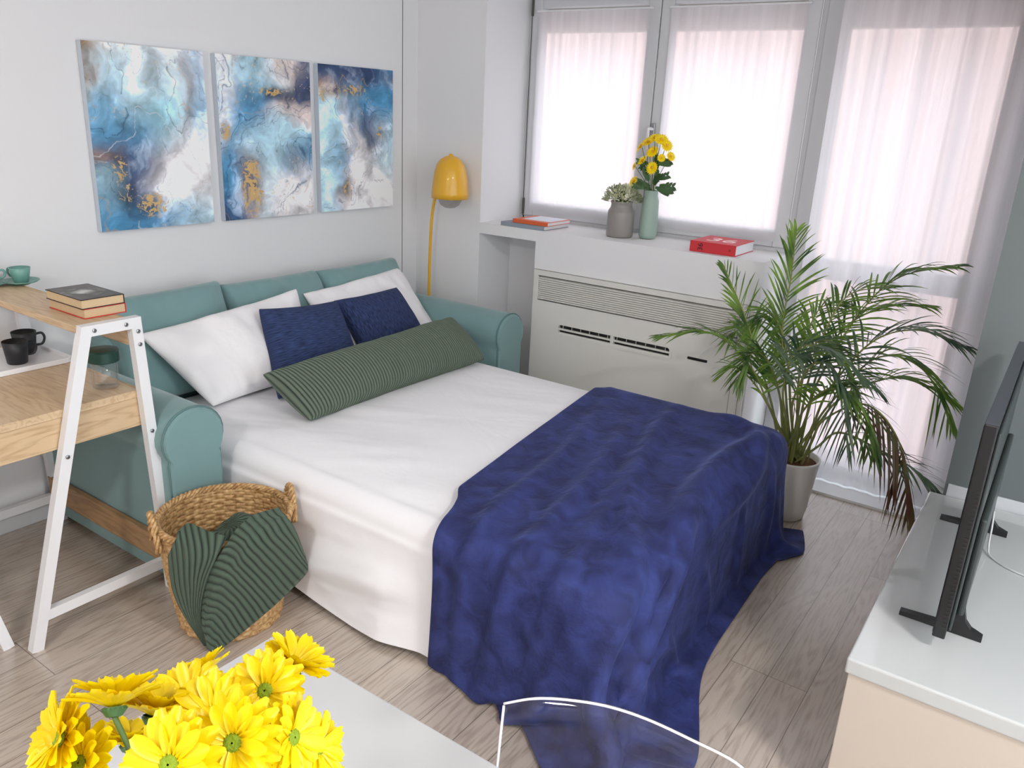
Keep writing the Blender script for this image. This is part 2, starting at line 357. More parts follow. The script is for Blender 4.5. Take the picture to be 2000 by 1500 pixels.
def vnoise(x, y, seed=0):
    """smooth 2-D value noise, numpy"""
    rs = np.random.RandomState(seed); G = rs.rand(64, 64); xi = np.floor(x).astype(int); yi = np.floor(y).astype(int); fx = x-xi; fy = y-yi
    fx = fx*fx*(3-2*fx); fy = fy*fy*(3-2*fy); g = lambda a, b: G[a % 64, b % 64]
    return (g(xi, yi)*(1-fx)+g(xi+1, yi)*fx)*(1-fy) + (g(xi, yi+1)*(1-fx)+g(xi+1, yi+1)*fx)*fy
def fbm(x, y, seed=0, oct=4):
    s = 0; a = .5; t = 0
    for k in range(oct): s = s+a*vnoise(x*2**k+13.7*k, y*2**k+5.1*k, seed+k); t += a; a *= .5
    return s/t
def textobj(name, body, size, mat, mtx, parent, ext=.0004):
    cu = bpy.data.curves.new(name, 'FONT'); cu.body = body; cu.size = size; cu.extrude = ext; cu.align_x = 'CENTER'; cu.align_y = 'CENTER'
    t = bpy.data.objects.new(name, cu); COL.objects.link(t)
    dg = bpy.context.evaluated_depsgraph_get(); me = bpy.data.meshes.new_from_object(t.evaluated_get(dg)); bpy.data.objects.remove(t)
    me.transform(mtx); me.materials.append(M[mat]); o = bpy.data.objects.new(name, me); COL.objects.link(o); o.parent = parent
    me.transform(Matrix.Translation(-Vector(parent.location))); return o
FRONDS = [[[-0.2,-2.34,0.299],[-0.2,-2.286,0.618],[-0.2,-2.241,0.837],[-0.22,-2.249,1.061],[-0.25,-2.249,1.263]],[[-0.2,-2.326,0.283],[-0.22,-2.244,0.52],[-0.25,-2.164,0.719],[-0.28,-2.092,0.891],[-0.3,-1.986,1.076]],[[-0.22,-2.331,0.291],[-0.28,-2.254,0.515],[-0.35,-2.175,0.686],[-0.42,-2.017,0.81],[-0.5,-1.801,0.77]],[[-0.18,-2.388,0.306],[-0.1,-2.403,0.621],[-0.05,-2.507,0.926],[-0.02,-2.629,1.091],[0.0,-2.833,1.16]],[[-0.18,-2.367,0.3],[-0.12,-2.365,0.617],[-0.1,-2.397,0.848],[-0.08,-2.46,0.999],[-0.05,-2.613,1.051]],[[-0.2,-2.393,0.314],[-0.25,-2.483,0.631],[-0.3,-2.612,0.864],[-0.33,-2.765,0.951],[-0.36,-2.942,0.924]],[[-0.2,-2.397,0.315],[-0.2,-2.483,0.55],[-0.2,-2.624,0.782],[-0.2,-2.795,0.777],[-0.2,-2.946,0.581]],[[-0.25,-2.411,0.324],[-0.35,-2.505,0.531],[-0.45,-2.661,0.663],[-0.5,-2.805,0.572],[-0.52,-2.911,0.31]],[[-0.28,-2.38,0.337],[-0.38,-2.38,0.596],[-0.48,-2.458,0.789],[-0.55,-2.574,0.77],[-0.6,-2.657,0.521]],[[-0.25,-2.373,0.325],[-0.35,-2.325,0.62],[-0.42,-2.377,0.821],[-0.48,-2.526,0.844],[-0.52,-2.717,0.736]],[[-0.22,-2.34,0.293],[-0.28,-2.268,0.495],[-0.33,-2.189,0.617],[-0.36,-2.114,0.669],[-0.38,-2.06,0.622]],[[-0.16,-2.388,0.3],[-0.12,-2.504,0.557],[-0.1,-2.662,0.68],[-0.08,-2.794,0.683],[-0.05,-2.924,0.619]],[[-0.25,-2.418,0.319],[-0.35,-2.572,0.493],[-0.42,-2.742,0.487],[-0.46,-2.881,0.457],[-0.5,-2.999,0.395]],[[-0.15,-2.356,0.287],[-0.1,-2.318,0.601],[-0.08,-2.316,0.783],[-0.05,-2.35,0.92],[-0.02,-2.457,0.934]],[[-0.15,-2.338,0.282],[-0.1,-2.238,0.535],[-0.1,-2.146,0.683],[-0.1,-2.049,0.782],[-0.12,-1.993,0.728]],[[-0.12,-2.357,0.278],[-0.02,-2.377,0.643],[0.0,-2.448,0.839],[0.02,-2.589,0.95],[0.04,-2.757,0.976]],[[-0.22,-2.355,0.31],[-0.28,-2.294,0.571],[-0.33,-2.24,0.718],[-0.36,-2.176,0.745],[-0.38,-2.136,0.617]],[[-0.2,-2.372,0.308],[-0.22,-2.365,0.687],[-0.25,-2.41,0.824],[-0.28,-2.503,0.796],[-0.3,-2.596,0.649]],[[-0.2,-2.355,0.303],[-0.2,-2.293,0.666],[-0.2,-2.244,0.815],[-0.22,-2.182,0.893],[-0.24,-2.126,0.8]],[[-0.3,-2.396,0.348],[-0.4,-2.432,0.57],[-0.5,-2.535,0.708],[-0.56,-2.662,0.693],[-0.6,-2.754,0.529]]]
BLOOMS = [[[-3.304,-2.751,1.202],[-0.739,-0.495,0.457]],[[-3.221,-2.679,1.155],[-0.59,-0.433,0.682]],[[-3.363,-2.617,1.172],[-0.827,0.292,0.48]],[[-3.335,-2.643,1.196],[0.397,0.495,0.773]],[[-3.154,-2.485,1.038],[0.059,0.628,0.776]],[[-3.302,-2.638,1.162],[0.498,0.222,0.838]],[[-3.348,-2.741,1.208],[-0.687,-0.392,0.612]],[[-3.242,-2.733,1.15],[0.242,-0.909,0.34]],[[-3.209,-2.724,1.109],[0.461,-0.807,0.371]],[[-3.175,-2.659,1.141],[0.503,-0.144,0.852]],[[-3.359,-2.634,1.153],[-0.708,-0.116,0.697]],[[-3.282,-2.547,1.065],[0.369,0.19,0.91]],[[-3.273,-2.679,1.163],[-0.386,-0.221,0.895]],[[-3.263,-2.716,1.124],[-0.597,-0.628,0.499]],[[-3.244,-2.594,1.115],[-0.173,-0.067,0.983]],[[-3.198,-2.694,1.061],[-0.332,-0.857,0.394]]]
THROW_R = [[[-2.097,-1.292,0.433],[-2.124,-1.352,0.419],[-2.109,-1.369,0.383],[-2.004,-1.299,0.207]],[[-2.196,-1.297,0.439],[-2.194,-1.342,0.427],[-2.189,-1.381,0.386],[-2.003,-1.299,0.147]],[[-2.287,-1.313,0.421],[-2.272,-1.356,0.413],[-2.24,-1.369,0.343],[-2.079,-1.309,0.12]],[[-2.331,-1.297,0.366],[-2.311,-1.33,0.352],[-2.276,-1.351,0.291],[-2.168,-1.336,0.119]],[[-2.355,-1.261,0.293],[-2.341,-1.298,0.283],[-2.306,-1.329,0.243],[-2.228,-1.329,0.095]],[[-2.363,-1.227,0.193],[-2.358,-1.265,0.192],[-2.331,-1.301,0.171],[-2.278,-1.307,0.061]],[[-2.363,-1.204,0.1],[-2.364,-1.239,0.107],[-2.353,-1.268,0.104],[-2.316,-1.277,0.025]],[[-2.344,-1.21,0.003],[-2.356,-1.231,0.015],[-2.359,-1.245,0.016],[-2.347,-1.24,-0.016]]]
THROW_L = [[[-2.397,-1.128,0.323],[-2.397,-1.185,0.405],[-2.351,-1.173,0.43],[-2.337,-1.238,0.425],[-2.311,-1.301,0.414]],[[-2.409,-1.146,0.264],[-2.404,-1.198,0.327],[-2.388,-1.244,0.371],[-2.362,-1.279,0.364],[-2.341,-1.299,0.362]],[[-2.4,-1.145,0.187],[-2.398,-1.187,0.23],[-2.385,-1.223,0.257],[-2.374,-1.245,0.26],[-2.363,-1.261,0.261]],[[-2.383,-1.166,0.107],[-2.379,-1.183,0.118],[-2.375,-1.199,0.123],[-2.369,-1.21,0.124],[-2.364,-1.22,0.126]],[[-2.352,-1.203,0.004],[-2.351,-1.207,0.005],[-2.349,-1.209,0.005],[-2.347,-1.212,0.005],[-2.344,-1.219,0.007]]]

# ================================================================== SETTING
def S(o): o['kind'] = 'structure'; return o
def setting():
    S(boxo('floor', 'floor', -5.8, .5, -4.9, .0, -.06, 0))
    S(boxo('ceiling', 'ceil', -5.8, .6, -4.9, .1, 2.72, 2.8))
    S(boxo('wall_left', 'wall', -5.8, 0, 0, .12, 0, 2.72))
    S(boxo('wall_back', 'wall', -5.92, -5.8, -4.9, .12, 0, 2.72))
    bm = BM()
    box(bm, -5.8, -5.3, -5.0, -4.9, 0, 2.72); box(bm, -.75, -.583, -5.0, -4.9, 0, 2.72); box(bm, -5.3, -.75, -5.0, -4.9, 2.4, 2.72); box(bm, -5.3, -.75, -5.0, -4.9, 0, .12)
    S(obj('wall_near', bm, 'wall'))
    bm = BM()
    for x in (-5.3, -3.8, -2.3, -.81): box(bm, x, x+.06, -4.98, -4.92, .12, 2.4)
    box(bm, -5.3, -.75, -4.98, -4.92, .12, .2); box(bm, -5.3, -.75, -4.98, -4.92, 2.32, 2.4)
    w3 = S(obj('fill_window', bm, 'frame'))  # unseen glazing, added to let sky light onto the art wall
    for x in (-5.24, -3.74, -2.24): bm = BM(); box(bm, x, x+1.44, -4.953, -4.947, .2, 2.32); obj('pane', bm, 'pane', w3)
    S(boxo('trim_1', M['steeld'], -.1245, -.1215, -.0015, 0, .08, 2.72))        # joint line in the wall panelling
    bm = BM()
    box(bm, 0, .52, -.465, .12, 0, 2.72)                    # pier beside the art wall
    box(bm, 0, .46, -2.06, -.465, 1.0075, 1.065)            # sill slab
    box(bm, .012, .46, -2.06, -.84, 0, 1.0075)              # parapet behind the heating unit
    box(bm, .0, .013, -2.06, -.84, .865, 1.0075)
    box(bm, .30, .46, -.84, -.465, 0, 1.0075)               # back of the niche
    box(bm, .0, .52, -3.0, -.465, 2.36, 2.72)               # lintel
    box(bm, .46, .52, -2.06, -.465, 0, 1.06)
    S(obj('wall_far', bm, 'wall'))
    S(boxo('wall_right', pbr('grey_wall_paint', (104, 110, 110), .8), -.583, .52, -4.9, -2.99, 0, 2.72))
    bm = BM(); box(bm, -5.8, -2.215, -.016, 0, 0, .085, .003); S(obj('baseboard_left', bm, 'frame'))
    bm = BM(); box(bm, -5.8, -2.215, -.022, 0, .085, .1, .003); S(obj('trim_2', bm, 'frame'))
    bm = BM(); box(bm, -.593, -.583, -4.9, -3.0, 0, .49, .002); S(obj('baseboard_right', bm, 'frame'))
    bm = BM()
    box(bm, .53, .62, -3.1, -.4, 2.085, 2.5)
    S(obj('trim_3', bm, pbr('shutter_box', (196, 186, 172), .8)))
    # ---- window 1: two casements over the sill
    fx0, fx1 = .384, .455
    bm = BM(); zt = 2.33
    box(bm, fx0+.012, fx1, -.49, -.465, 1.065, zt); box(bm, fx0+.012, fx1, -2.06, -2.03, 1.065, zt)
    box(bm, fx0+.012, fx1, -2.04, -.48, 1.065, 1.082); box(bm, fx0+.012, fx1, -2.04, -.48, 2.29, zt)
    w1 = S(obj('window_1', bm, 'frame'))
    for (ya, yb, nm) in ((-.487, -1.2515, 'left'), (-1.2565, -2.033, 'right')):
        bm = BM(); s = .066
        box(bm, fx0, fx1-.01, ya-s, ya, 1.084, 2.288, .004); box(bm, fx0, fx1-.01, yb, yb+s, 1.084, 2.288, .004)
        box(bm, fx0, fx1-.01, yb+s, ya-s, 1.084, 1.165, .004); box(bm, fx0, fx1-.01, yb+s, ya-s, 2.19, 2.288, .004)
        c = obj('window_sash', bm, 'frame', w1)
        bm = BM(); box(bm, .418, .424, yb+s-.01, ya-s+.01, 1.16, 2.2); obj('pane', bm, 'pane', c)
    bm = BM()
    for z in (1.13, 2.19): tube(bm, [(fx0-.006, -.492, z-.04), (fx0-.006, -.492, z+.05)], .007, 8)
    obj('hinge', bm, 'steeld', w1)
    bm = BM(); tube(bm, [(fx0-.004, -.489, 1.08), (fx0-.004, -.489, 2.2)], .0022, 6); obj('seal', bm, 'steeld', w1)
    bm = BM(); box(bm, fx0-.014, fx0, -1.285, -1.262, 1.55, 1.63, .004); h = obj('handle_plate', bm, 'steel', w1)
    bm = BM(); tube(bm, bez([(fx0-.012, -1.273, 1.6), (fx0-.05, -1.273, 1.602), (fx0-.058, -1.273, 1.585), (fx0-.055, -1.273, 1.5)], 14), .008, 8); obj('window_handle', bm, 'metalw', h)
    # ---- window 2: tall glazed door
    bm = BM()
    box(bm, fx0, fx1, -2.16, -2.062, 0, 2.5, .003); box(bm, fx0, fx1, -2.95, -2.81, 0, 2.5, .003)
    box(bm, fx0, fx1, -2.81, -2.16, 0, .13, .003); box(bm, fx0, fx1, -2.81, -2.16, .965, 1.06, .003); box(bm, fx0, fx1, -2.81, -2.16, 2.3, 2.5, .003)
    w2 = S(obj('window_2', bm, 'frame'))
    bm = BM(); box(bm, .418, .424, -2.82, -2.15, .12, .97); obj('pane', bm, 'pane', w2)
    bm = BM(); box(bm, .418, .424, -2.82, -2.15, 1.05, 2.31); obj('pane', bm, 'pane', w2)
    bm = BM(); tube(bm, [(fx0-.004, -2.0375, 1.09), (fx0-.004, -2.0375, 2.22)], .0025, 6); obj('seal', bm, 'metalw', w2)
    S(boxo('trim_4', 'metalw', .12, .46, -2.95, -2.0, 0, .012))
setting()

def outside():
    g = S(boxo('ground_outside', 'street', .62, 60, -40, 30, -6.2, -6)); 
    def house(label, x, y0, y1, z1, mat, gable=None):
        o = empty('apartment_building', (x, (y0+y1)/2, -6), label, 'building')
        bm = BM()
        if gable: prism(bm, [(y0, -6), (y1, -6), (y1, z1), (y0, gable)], x, x+8, axis=0)
        else: box(bm, x, x+8, y0, y1, -6, z1)
        obj('facade', bm, mat, o)
        bm = BM()
        for k in range(int((y1-y0)/3)):
            for j in range(3): box(bm, x-.05, x+.02, y0+1+3*k, y0+2.1+3*k, -3.8+3*j, -2.2+3*j)
        return o
    house('pink rendered building seen hazily through the left sheer curtain', 13, 2.5, 9.5, 9.2, 'facade', gable=3.0)
    house('pale building beyond the two right curtained windows', 20, -14, 2.0, 5.2, 'facade2')
    house('salmon building seen faintly through the middle sheer curtain', 11, -3.6, 1.8, 3.9, 'facade')
outside()

# ================================================================== CURTAINS
def curtain(y0, y1, z0, z1, x, amp, n, label, rodr=.005, hemh=.045, seed=0, rodx=0):
    t = empty('sheer_curtain', (x, (y0+y1)/2, z0), label, 'curtain', 'sheer white curtains')
    ny, nz = int((y0-y1)*90), 26
    ys = np.linspace(y0, y1, ny); zs = np.linspace(z0+hemh, z1, nz); Y, Z = np.meshgrid(ys, zs, indexing='ij')
    ph = fbm(Y*3+seed, Z*.15+seed, seed)*6
    X = x + amp*np.sin((Y-y0)*n*6.283+ph)*(.35+.65*(Z-z0)/(z1-z0)) + amp*.5*np.sin((Y-y0)*n*2.3*6.283+ph*2)
    P = np.stack([X, Y, Z], -1); m, uv = gridmesh(P); obj('fabric', m, 'sheer', t, True, uv=uv)
    P2 = np.stack([np.stack([X[:, 0], Y[:, 0], np.full(ny, z0)], -1), P[:, 0]], 1); m, uv = gridmesh(P2); obj('hem', m, 'hem', t, True, uv=uv)
    bm = BM(); tube(bm, [(x+rodx, y0+.01, z1), (x+rodx, y1-.01, z1)], rodr, 8); obj('curtain_rod', bm, 'metalw', t)
curtain(-.54, -1.206, 1.112, 2.172, .368, .003, 4, 'short sheer curtain on the left casement above the orange book', seed=1)
curtain(-1.318, -1.982, 1.112, 2.172, .368, .003, 4, 'short sheer curtain on the right casement, behind the red book', seed=4)
curtain(-2.16, -2.945, .02, 2.45, .256, .012, 5, 'floor-length sheer curtain behind the potted palm', rodr=.011, hemh=.09, seed=9)

# ================================================================== AC UNIT
def ac():
    t = empty('fan_coil_unit', (0, -1.44, 0), 'white wall heating and cooling unit with a slatted grille under the window sill', 'air conditioner')
    y0, y1 = -.848, -2.055
    bm = BM()
    # front panel with real openings: strips around grille and outlet
    gx, gy0, gy1, gz0, gz1 = -.012, -.878, -1.99, .705, .832
    oy0, oy1, oz0, oz1 = -1.022, -1.667, .538, .592
    box(bm, gx, .012, gy0, y0, 0, .862); box(bm, gx, .012, y1, gy1, 0, .862); box(bm, gx, .012, gy1, gy0, gz1, .862)
    box(bm, gx, .012, gy1, gy0, oz1, gz0-.003); box(bm, gx, .012, gy1, gy0, 0, oz0)
    box(bm, gx, .012, oy0, gy0, oz0, oz1); box(bm, gx, .012, gy1, oy1, oz0, oz1)
    obj('casing', bm, 'ac', t)
    bm = BM(); n = 11
    for k in range(n):
        z = gz0 + (gz1-gz0-.006)*k/n + .003
        prism(bm, [(-.010, z), (-.010, z+.0045), (.006, z+.0105), (.010, z+.0105), (.010, z+.004)], gy1+.002, gy0-.002, axis=1)
    obj('grille', bm, 'ac', t)
    bm = BM(); box(bm, .0105, .0118, gy1, gy0, gz0, gz1); obj('grille_backing', bm, 'acdark', t)
    bm = BM(); box(bm, .008, .0118, oy1, oy0, oz0, oz1); obj('outlet_backing', bm, 'acdark', t)
    bm = BM(); box(bm, -.012, .004, oy1, oy0, .560, .570, .003); box(bm, -.013, .004, oy1, oy0, .538, .548, .003)
    for k in range(12): box(bm, .0, .006, oy0-.02-.054*k-.002, oy0-.02-.054*k, .570, .592)
    box(bm, -.013, .006, (oy0+oy1)/2-.01, (oy0+oy1)/2+.01, .545, .592, .002)
    obj('air_louvre', bm, M['ac'], t)
    bm = BM(); fr = rrect(oy1-.012, oy0+.012, oz0-.010, oz1+.008, .018); frr = rrect(oy1+.001, oy0-.001, oz0+.002, oz1-.002, .014)
    A = [bm.verts.new((-.0155, a, b)) for a, b in fr]; B = [bm.verts.new((-.0155, a, b)) for a, b in frr]; D = [bm.verts.new((-.006, a, b)) for a, b in frr]; E_ = [bm.verts.new((-.011, a, b)) for a, b in fr]
    n = len(A)
    for k in range(n):
        j = (k+1) % n
        bm.faces.new((A[k], A[j], B[j], B[k])); bm.faces.new((B[k], B[j], D[j], D[k])); bm.faces.new((E_[k], E_[j], A[j], A[k]))
    obj('outlet_frame', bm, 'ac', t)
    bm = BM(); prism(bm, rrect(-1.863, -1.762, .556, .569, .004), -.0145, -.011, axis=0); obj('display', bm, 'black', t)
    bm = BM(); box(bm, -.0128, -.0115, gy1-.002, gy0+.002, gz1, gz1+.003); box(bm, -.0128, -.0115, gy1-.0015, gy1, 0, .86); box(bm, -.0128, -.0115, -2.035, -2.0335, 0, .86); box(bm, -.0128, -.0115, gy1, gy0, gz0-.003, gz0-.0015)
    obj('panel_joint', bm, 'steeld', t)
ac()

# ================================================================== PAINTINGS
def painting(x0, x1, label, blobs, seed, veins, gold, sign=None):
    z0, z1 = 1.127, 1.828; d = .032
    t = empty('canvas_print', ((x0+x1)/2, 0, z0), label, 'painting', 'three blue and gold abstract canvases')
    bm = BM(); box(bm, x0, x1, -d, -.002, z0, z1, .002); obj('stretcher', bm, pbr('canvas_edge', (196, 204, 214), .8), t)
    nx, nz = 260, 360; u, v = np.meshgrid(np.linspace(0, 1, nx), np.linspace(0, 1, nz), indexing='ij')    # v: 0 bottom
    a = u*1.0; b = v*1.4
    wx = fbm(a*3+seed, b*3, seed, 5)-.5; wy = fbm(a*3, b*3+seed, seed+9, 5)-.5
    wx2 = fbm(a*5+wx*3, b*5+wy*3, seed+20, 5)-.5; wy2 = fbm(a*5+wy*3, b*5-wx*3, seed+30, 5)-.5
    U = u + wx*.28+wx2*.10; V_ = v + wy*.22+wy2*.08
    cols = np.zeros(u.shape+(3,)); wt = np.full(u.shape, 1e-4)
    base = np.array(lin((176, 208, 224))[:3]); cols += base*1e-4
    for (bx, by, rx, ry, c, w) in blobs:
        k = w*np.exp(-(((U-bx)/rx)**2+((V_-by)/ry)**2)); cols += k[..., None]*np.array(lin(c)[:3]); wt += k
    cols /= wt[..., None]
    # marbled tone variation
    tone = fbm(U*7, V_*9, seed+40, 5); cols *= np.clip(.25+1.7*tone, .3, 1.5)[..., None]
    cols = cols*(1-.0) + np.clip(tone-.62, 0, 1)[..., None]*1.6*np.array([.9, .95, 1])
    # thin contour lines of the warped field
    fld = fbm(U*2.2+seed, V_*2.4, seed+50, 3)
    for lv, w, c, s in veins:
        k = np.clip(1-np.abs(fld-lv)/w, 0, 1)**1.5*s*(fbm(a*8, b*8, seed+3) > .38); cols = cols*(1-k[..., None]) + k[..., None]*np.array(lin(c)[:3])
    for (gx, gy, rx, ry, th) in gold:
        m = np.exp(-(((u-gx)/rx)**2+((v-gy)/ry)**2)); n = fbm(a*26+wx*8, b*20+wy*8, seed+60, 4); n2 = 1-np.abs(2*n-1)*3
        k = np.clip((n2*m-th)*8, 0, 1); dk = np.clip((m-.35)*1.6, 0, 1)*.55
        cols = cols*(1-dk[..., None]*(1-k[..., None])*.8) + 0; cols = cols*(1-k[..., None]) + k[..., None]*np.array(lin((206, 170, 112))[:3])
    hf = fbm(a*38+wx*10, b*38+wy*10, seed+70, 3); spk = fbm(a*60, b*60, seed+80, 2); dk2 = np.clip((.42-fbm(U*5, V_*6, seed+90, 4))*6, 0, 1)
    cols *= (.86+.28*hf)[..., None]; k = np.clip((spk-.74)*14, 0, 1)*dk2*.8; cols = cols*(1-k[..., None])+k[..., None]*np.array(lin((226, 200, 160))[:3])
    k = np.clip(1-np.abs(fbm(U*4+3, V_*4, seed+100, 4)-.5)/.006, 0, 1)*.5; cols = cols*(1-k[..., None])+k[..., None]*np.array(lin((40, 78, 118))[:3])
    if sign:
        sx, sy = sign; k = np.clip(1-np.abs((v-sy)-.010*np.sin((u-sx)*190)*np.cos((u-sx)*70))/.0045, 0, 1)*((u > sx) & (u < sx+.14)); cols = cols*(1-.75*k[..., None])
    cols = np.clip(cols, .004, .93)
    P = np.stack([x0+u*(x1-x0), np.full(u.shape, -d-.0012), z0+v*(z1-z0)], -1); m, uv = gridmesh(P)
    o = obj('painted_canvas', m, 'canvas', t, uv=uv); ca = o.data.color_attributes.new('paint', 'FLOAT_COLOR', 'POINT')
    rgba = np.concatenate([cols.reshape(-1, 3), np.ones((nx*nz, 1))], 1).astype('f'); ca.data.foreach_set('color', rgba.ravel())
DK, MB, LB, WH, TQ, GR, GO, PK = (30, 56, 98), (72, 140, 182), (178, 216, 232), (240, 236, 238), (70, 176, 190), (112, 108, 124), (190, 132, 66), (226, 206, 200)
painting(-1.893, -1.381, 'left canvas of the three, pale turquoise swirl above dark blue and gold', [
    (.55, .72, .28, .2, LB, 1.6), (.62, .86, .35, .14, WH, .9), (.2, .88, .16, .12, LB, .9), (.05, .95, .12, .1, GO, .8), (.22, .97, .1, .05, WH, .6), (.62, .6, .16, .08, TQ, .9), (.2, .68, .16, .14, MB, .8),
    (.83, .7, .05, .22, GR, 1.6), (.93, .75, .08, .2, MB, .9), (.3, .52, .26, .08, MB, 1.5), (.22, .42, .22, .1, DK, 1.6), (.1, .44, .1, .06, GO, 1.1), (.8, .3, .26, .2, WH, 2.2), (.9, .5, .16, .12, WH, 1), (.38, .22, .2, .2, DK, 1.2),
    (.55, .4, .12, .14, GR, .8), (.2, .08, .25, .12, MB, 1.2), (.6, .04, .25, .08, MB, 1.1), (.85, .08, .16, .1, LB, 1.2), (.1, .25, .1, .12, LB, .9)], 3,
    [(.5, .008, (30, 50, 80), .7), (.42, .006, (190, 150, 100), .6), (.58, .006, (230, 230, 235), .6)], [(.45, .13, .17, .09, .42), (.2, .34, .1, .1, .5), (.22, .2, .1, .14, .62)])
painting(-1.322, -.805, 'middle canvas of the three, with a vertical gold leaf streak at bottom left', [
    (.12, .9, .1, .15, WH, 1.3), (.4, .9, .3, .08, LB, 1.4), (.75, .93, .16, .08, PK, 1.4), (.93, .86, .12, .1, DK, 1.6), (.3, .7, .2, .14, MB, 2), (.62, .76, .16, .05, DK, 1.2), (.05, .6, .06, .12, WH, 1), (.75, .66, .25, .07, PK, 1.3),
    (.4, .5, .18, .12, LB, 1.3), (.7, .5, .2, .12, LB, 1.6), (.95, .36, .14, .1, MB, 1.8), (.7, .34, .1, .06, MB, 1.1), (.75, .14, .3, .16, WH, 2.6), (.3, .25, .14, .25, GR, 1.2), (.1, .3, .1, .22, MB, 1.5), (.06, .08, .12, .12, DK, 1.5), (.5, .2, .1, .2, LB, 1)], 17,
    [(.5, .012, (24, 60, 104), .75), (.46, .006, (34, 70, 110), .7), (.55, .007, (200, 160, 106), .6), (.4, .007, (28, 66, 108), .6)], [(.3, .2, .12, .2, .25), (.55, .8, .16, .03, .35), (.06, .55, .06, .08, .4)])
painting(-.754, -.234, 'right canvas of the three, dark blue top and white lower right with a signature', [
    (.2, .93, .25, .1, DK, 1.6), (.55, .95, .3, .06, DK, 1.6), (.5, .72, .18, .12, MB, 2.2), (.85, .8, .14, .16, MB, 1.3), (.88, .92, .1, .06, GR, 1), (.1, .82, .1, .06, GO, .8), (.14, .6, .12, .2, LB, 1.3), (.3, .55, .05, .2, WH, 1.6),
    (.28, .3, .14, .2, MB, 1.3), (.12, .2, .12, .2, LB, 1.2), (.45, .4, .08, .3, WH, 1.8), (.75, .5, .16, .12, GR, .9), (.9, .4, .16, .16, LB, 1.2), (.7, .16, .34, .18, WH, 2.8), (.35, .15, .06, .1, GO, .9), (.6, .6, .14, .06, DK, .9)], 31,
    [(.5, .009, (26, 46, 84), .75), (.45, .007, (196, 156, 104), .6), (.56, .006, (34, 60, 96), .6)], [(.45, .84, .3, .06, .55), (.33, .16, .06, .09, .5), (.8, .55, .06, .08, .5), (.05, .8, .06, .08, .45)], sign=(.72, .2))

# ================================================================== SOFT SHAPES
def pillow(name, mat, TL, TR, BR, BL, th, parent=None, seed=0, pinch=.06, power=.42, wr=.004, n=44, m=30, sub=True):
    TL, TR, BR, BL = [np.array(p, float) for p in (TL, TR, BR, BL)]
    nrm = np.cross(TR-TL, BL-TL); nrm /= np.linalg.norm(nrm)
    if nrm @ np.array([-.5, -.6, .4]) < 0: nrm = -nrm
    s, t = np.meshgrid(np.linspace(0, 1, n), np.linspace(0, 1, m), indexing='ij')
    L = np.linalg.norm(TR-TL); H = np.linalg.norm(BL-TL)
    si = .5+(s-.5)*(1-pinch*(H/L)*np.sin(np.pi*t)); ti = .5+(t-.5)*(1-pinch*(L/H)*.6*np.sin(np.pi*s))
    B = (TL*((1-si)*(1-ti))[..., None] + TR*(si*(1-ti))[..., None] + BL*((1-si)*ti)[..., None] + BR*(si*ti)[..., None])
    prof = (np.clip(4*s*(1-s), 0, 1)**power)*(np.clip(4*t*(1-t), 0, 1)**power)
    edge = 1-np.clip(4*s*(1-s), 0, 1)*np.clip(4*t*(1-t), 0, 1)
    w1 = (fbm(s*L*9+seed, t*H*5+seed, seed, 4)-.5)*wr*7*edge*prof**.5 + (fbm(s*L*5+seed, t*H*3, seed+5, 3)-.5)*wr*5*prof
    w2 = (fbm(s*L*14+seed+7, t*H*4, seed+8, 3)-.5)*wr*3*prof**.3*edge
    fr = B + nrm*((th/2)*prof+w1+w2)[..., None]; bk = B - nrm*((th/2)*prof)[..., None]
    (V1, F1), U1 = gridmesh(fr); (V2, F2), U2 = gridmesh(bk)
    k = len(V1); F2 = [tuple(reversed([a+k for a in f])) for f in F2]; U2r = []
    for i in range(0, len(U2), 4): U2r += U2[i:i+4][::-1]
    o = obj(name, (V1+V2, F1+F2), mat, parent, True, uv=U1+U2r, mods=[('WELD', {'merge_threshold': .0005})])
    if sub:
        md = o.modifiers.new('SUBSURF', 'SUBSURF'); md.levels = 1; md.render_levels = 1
    return o

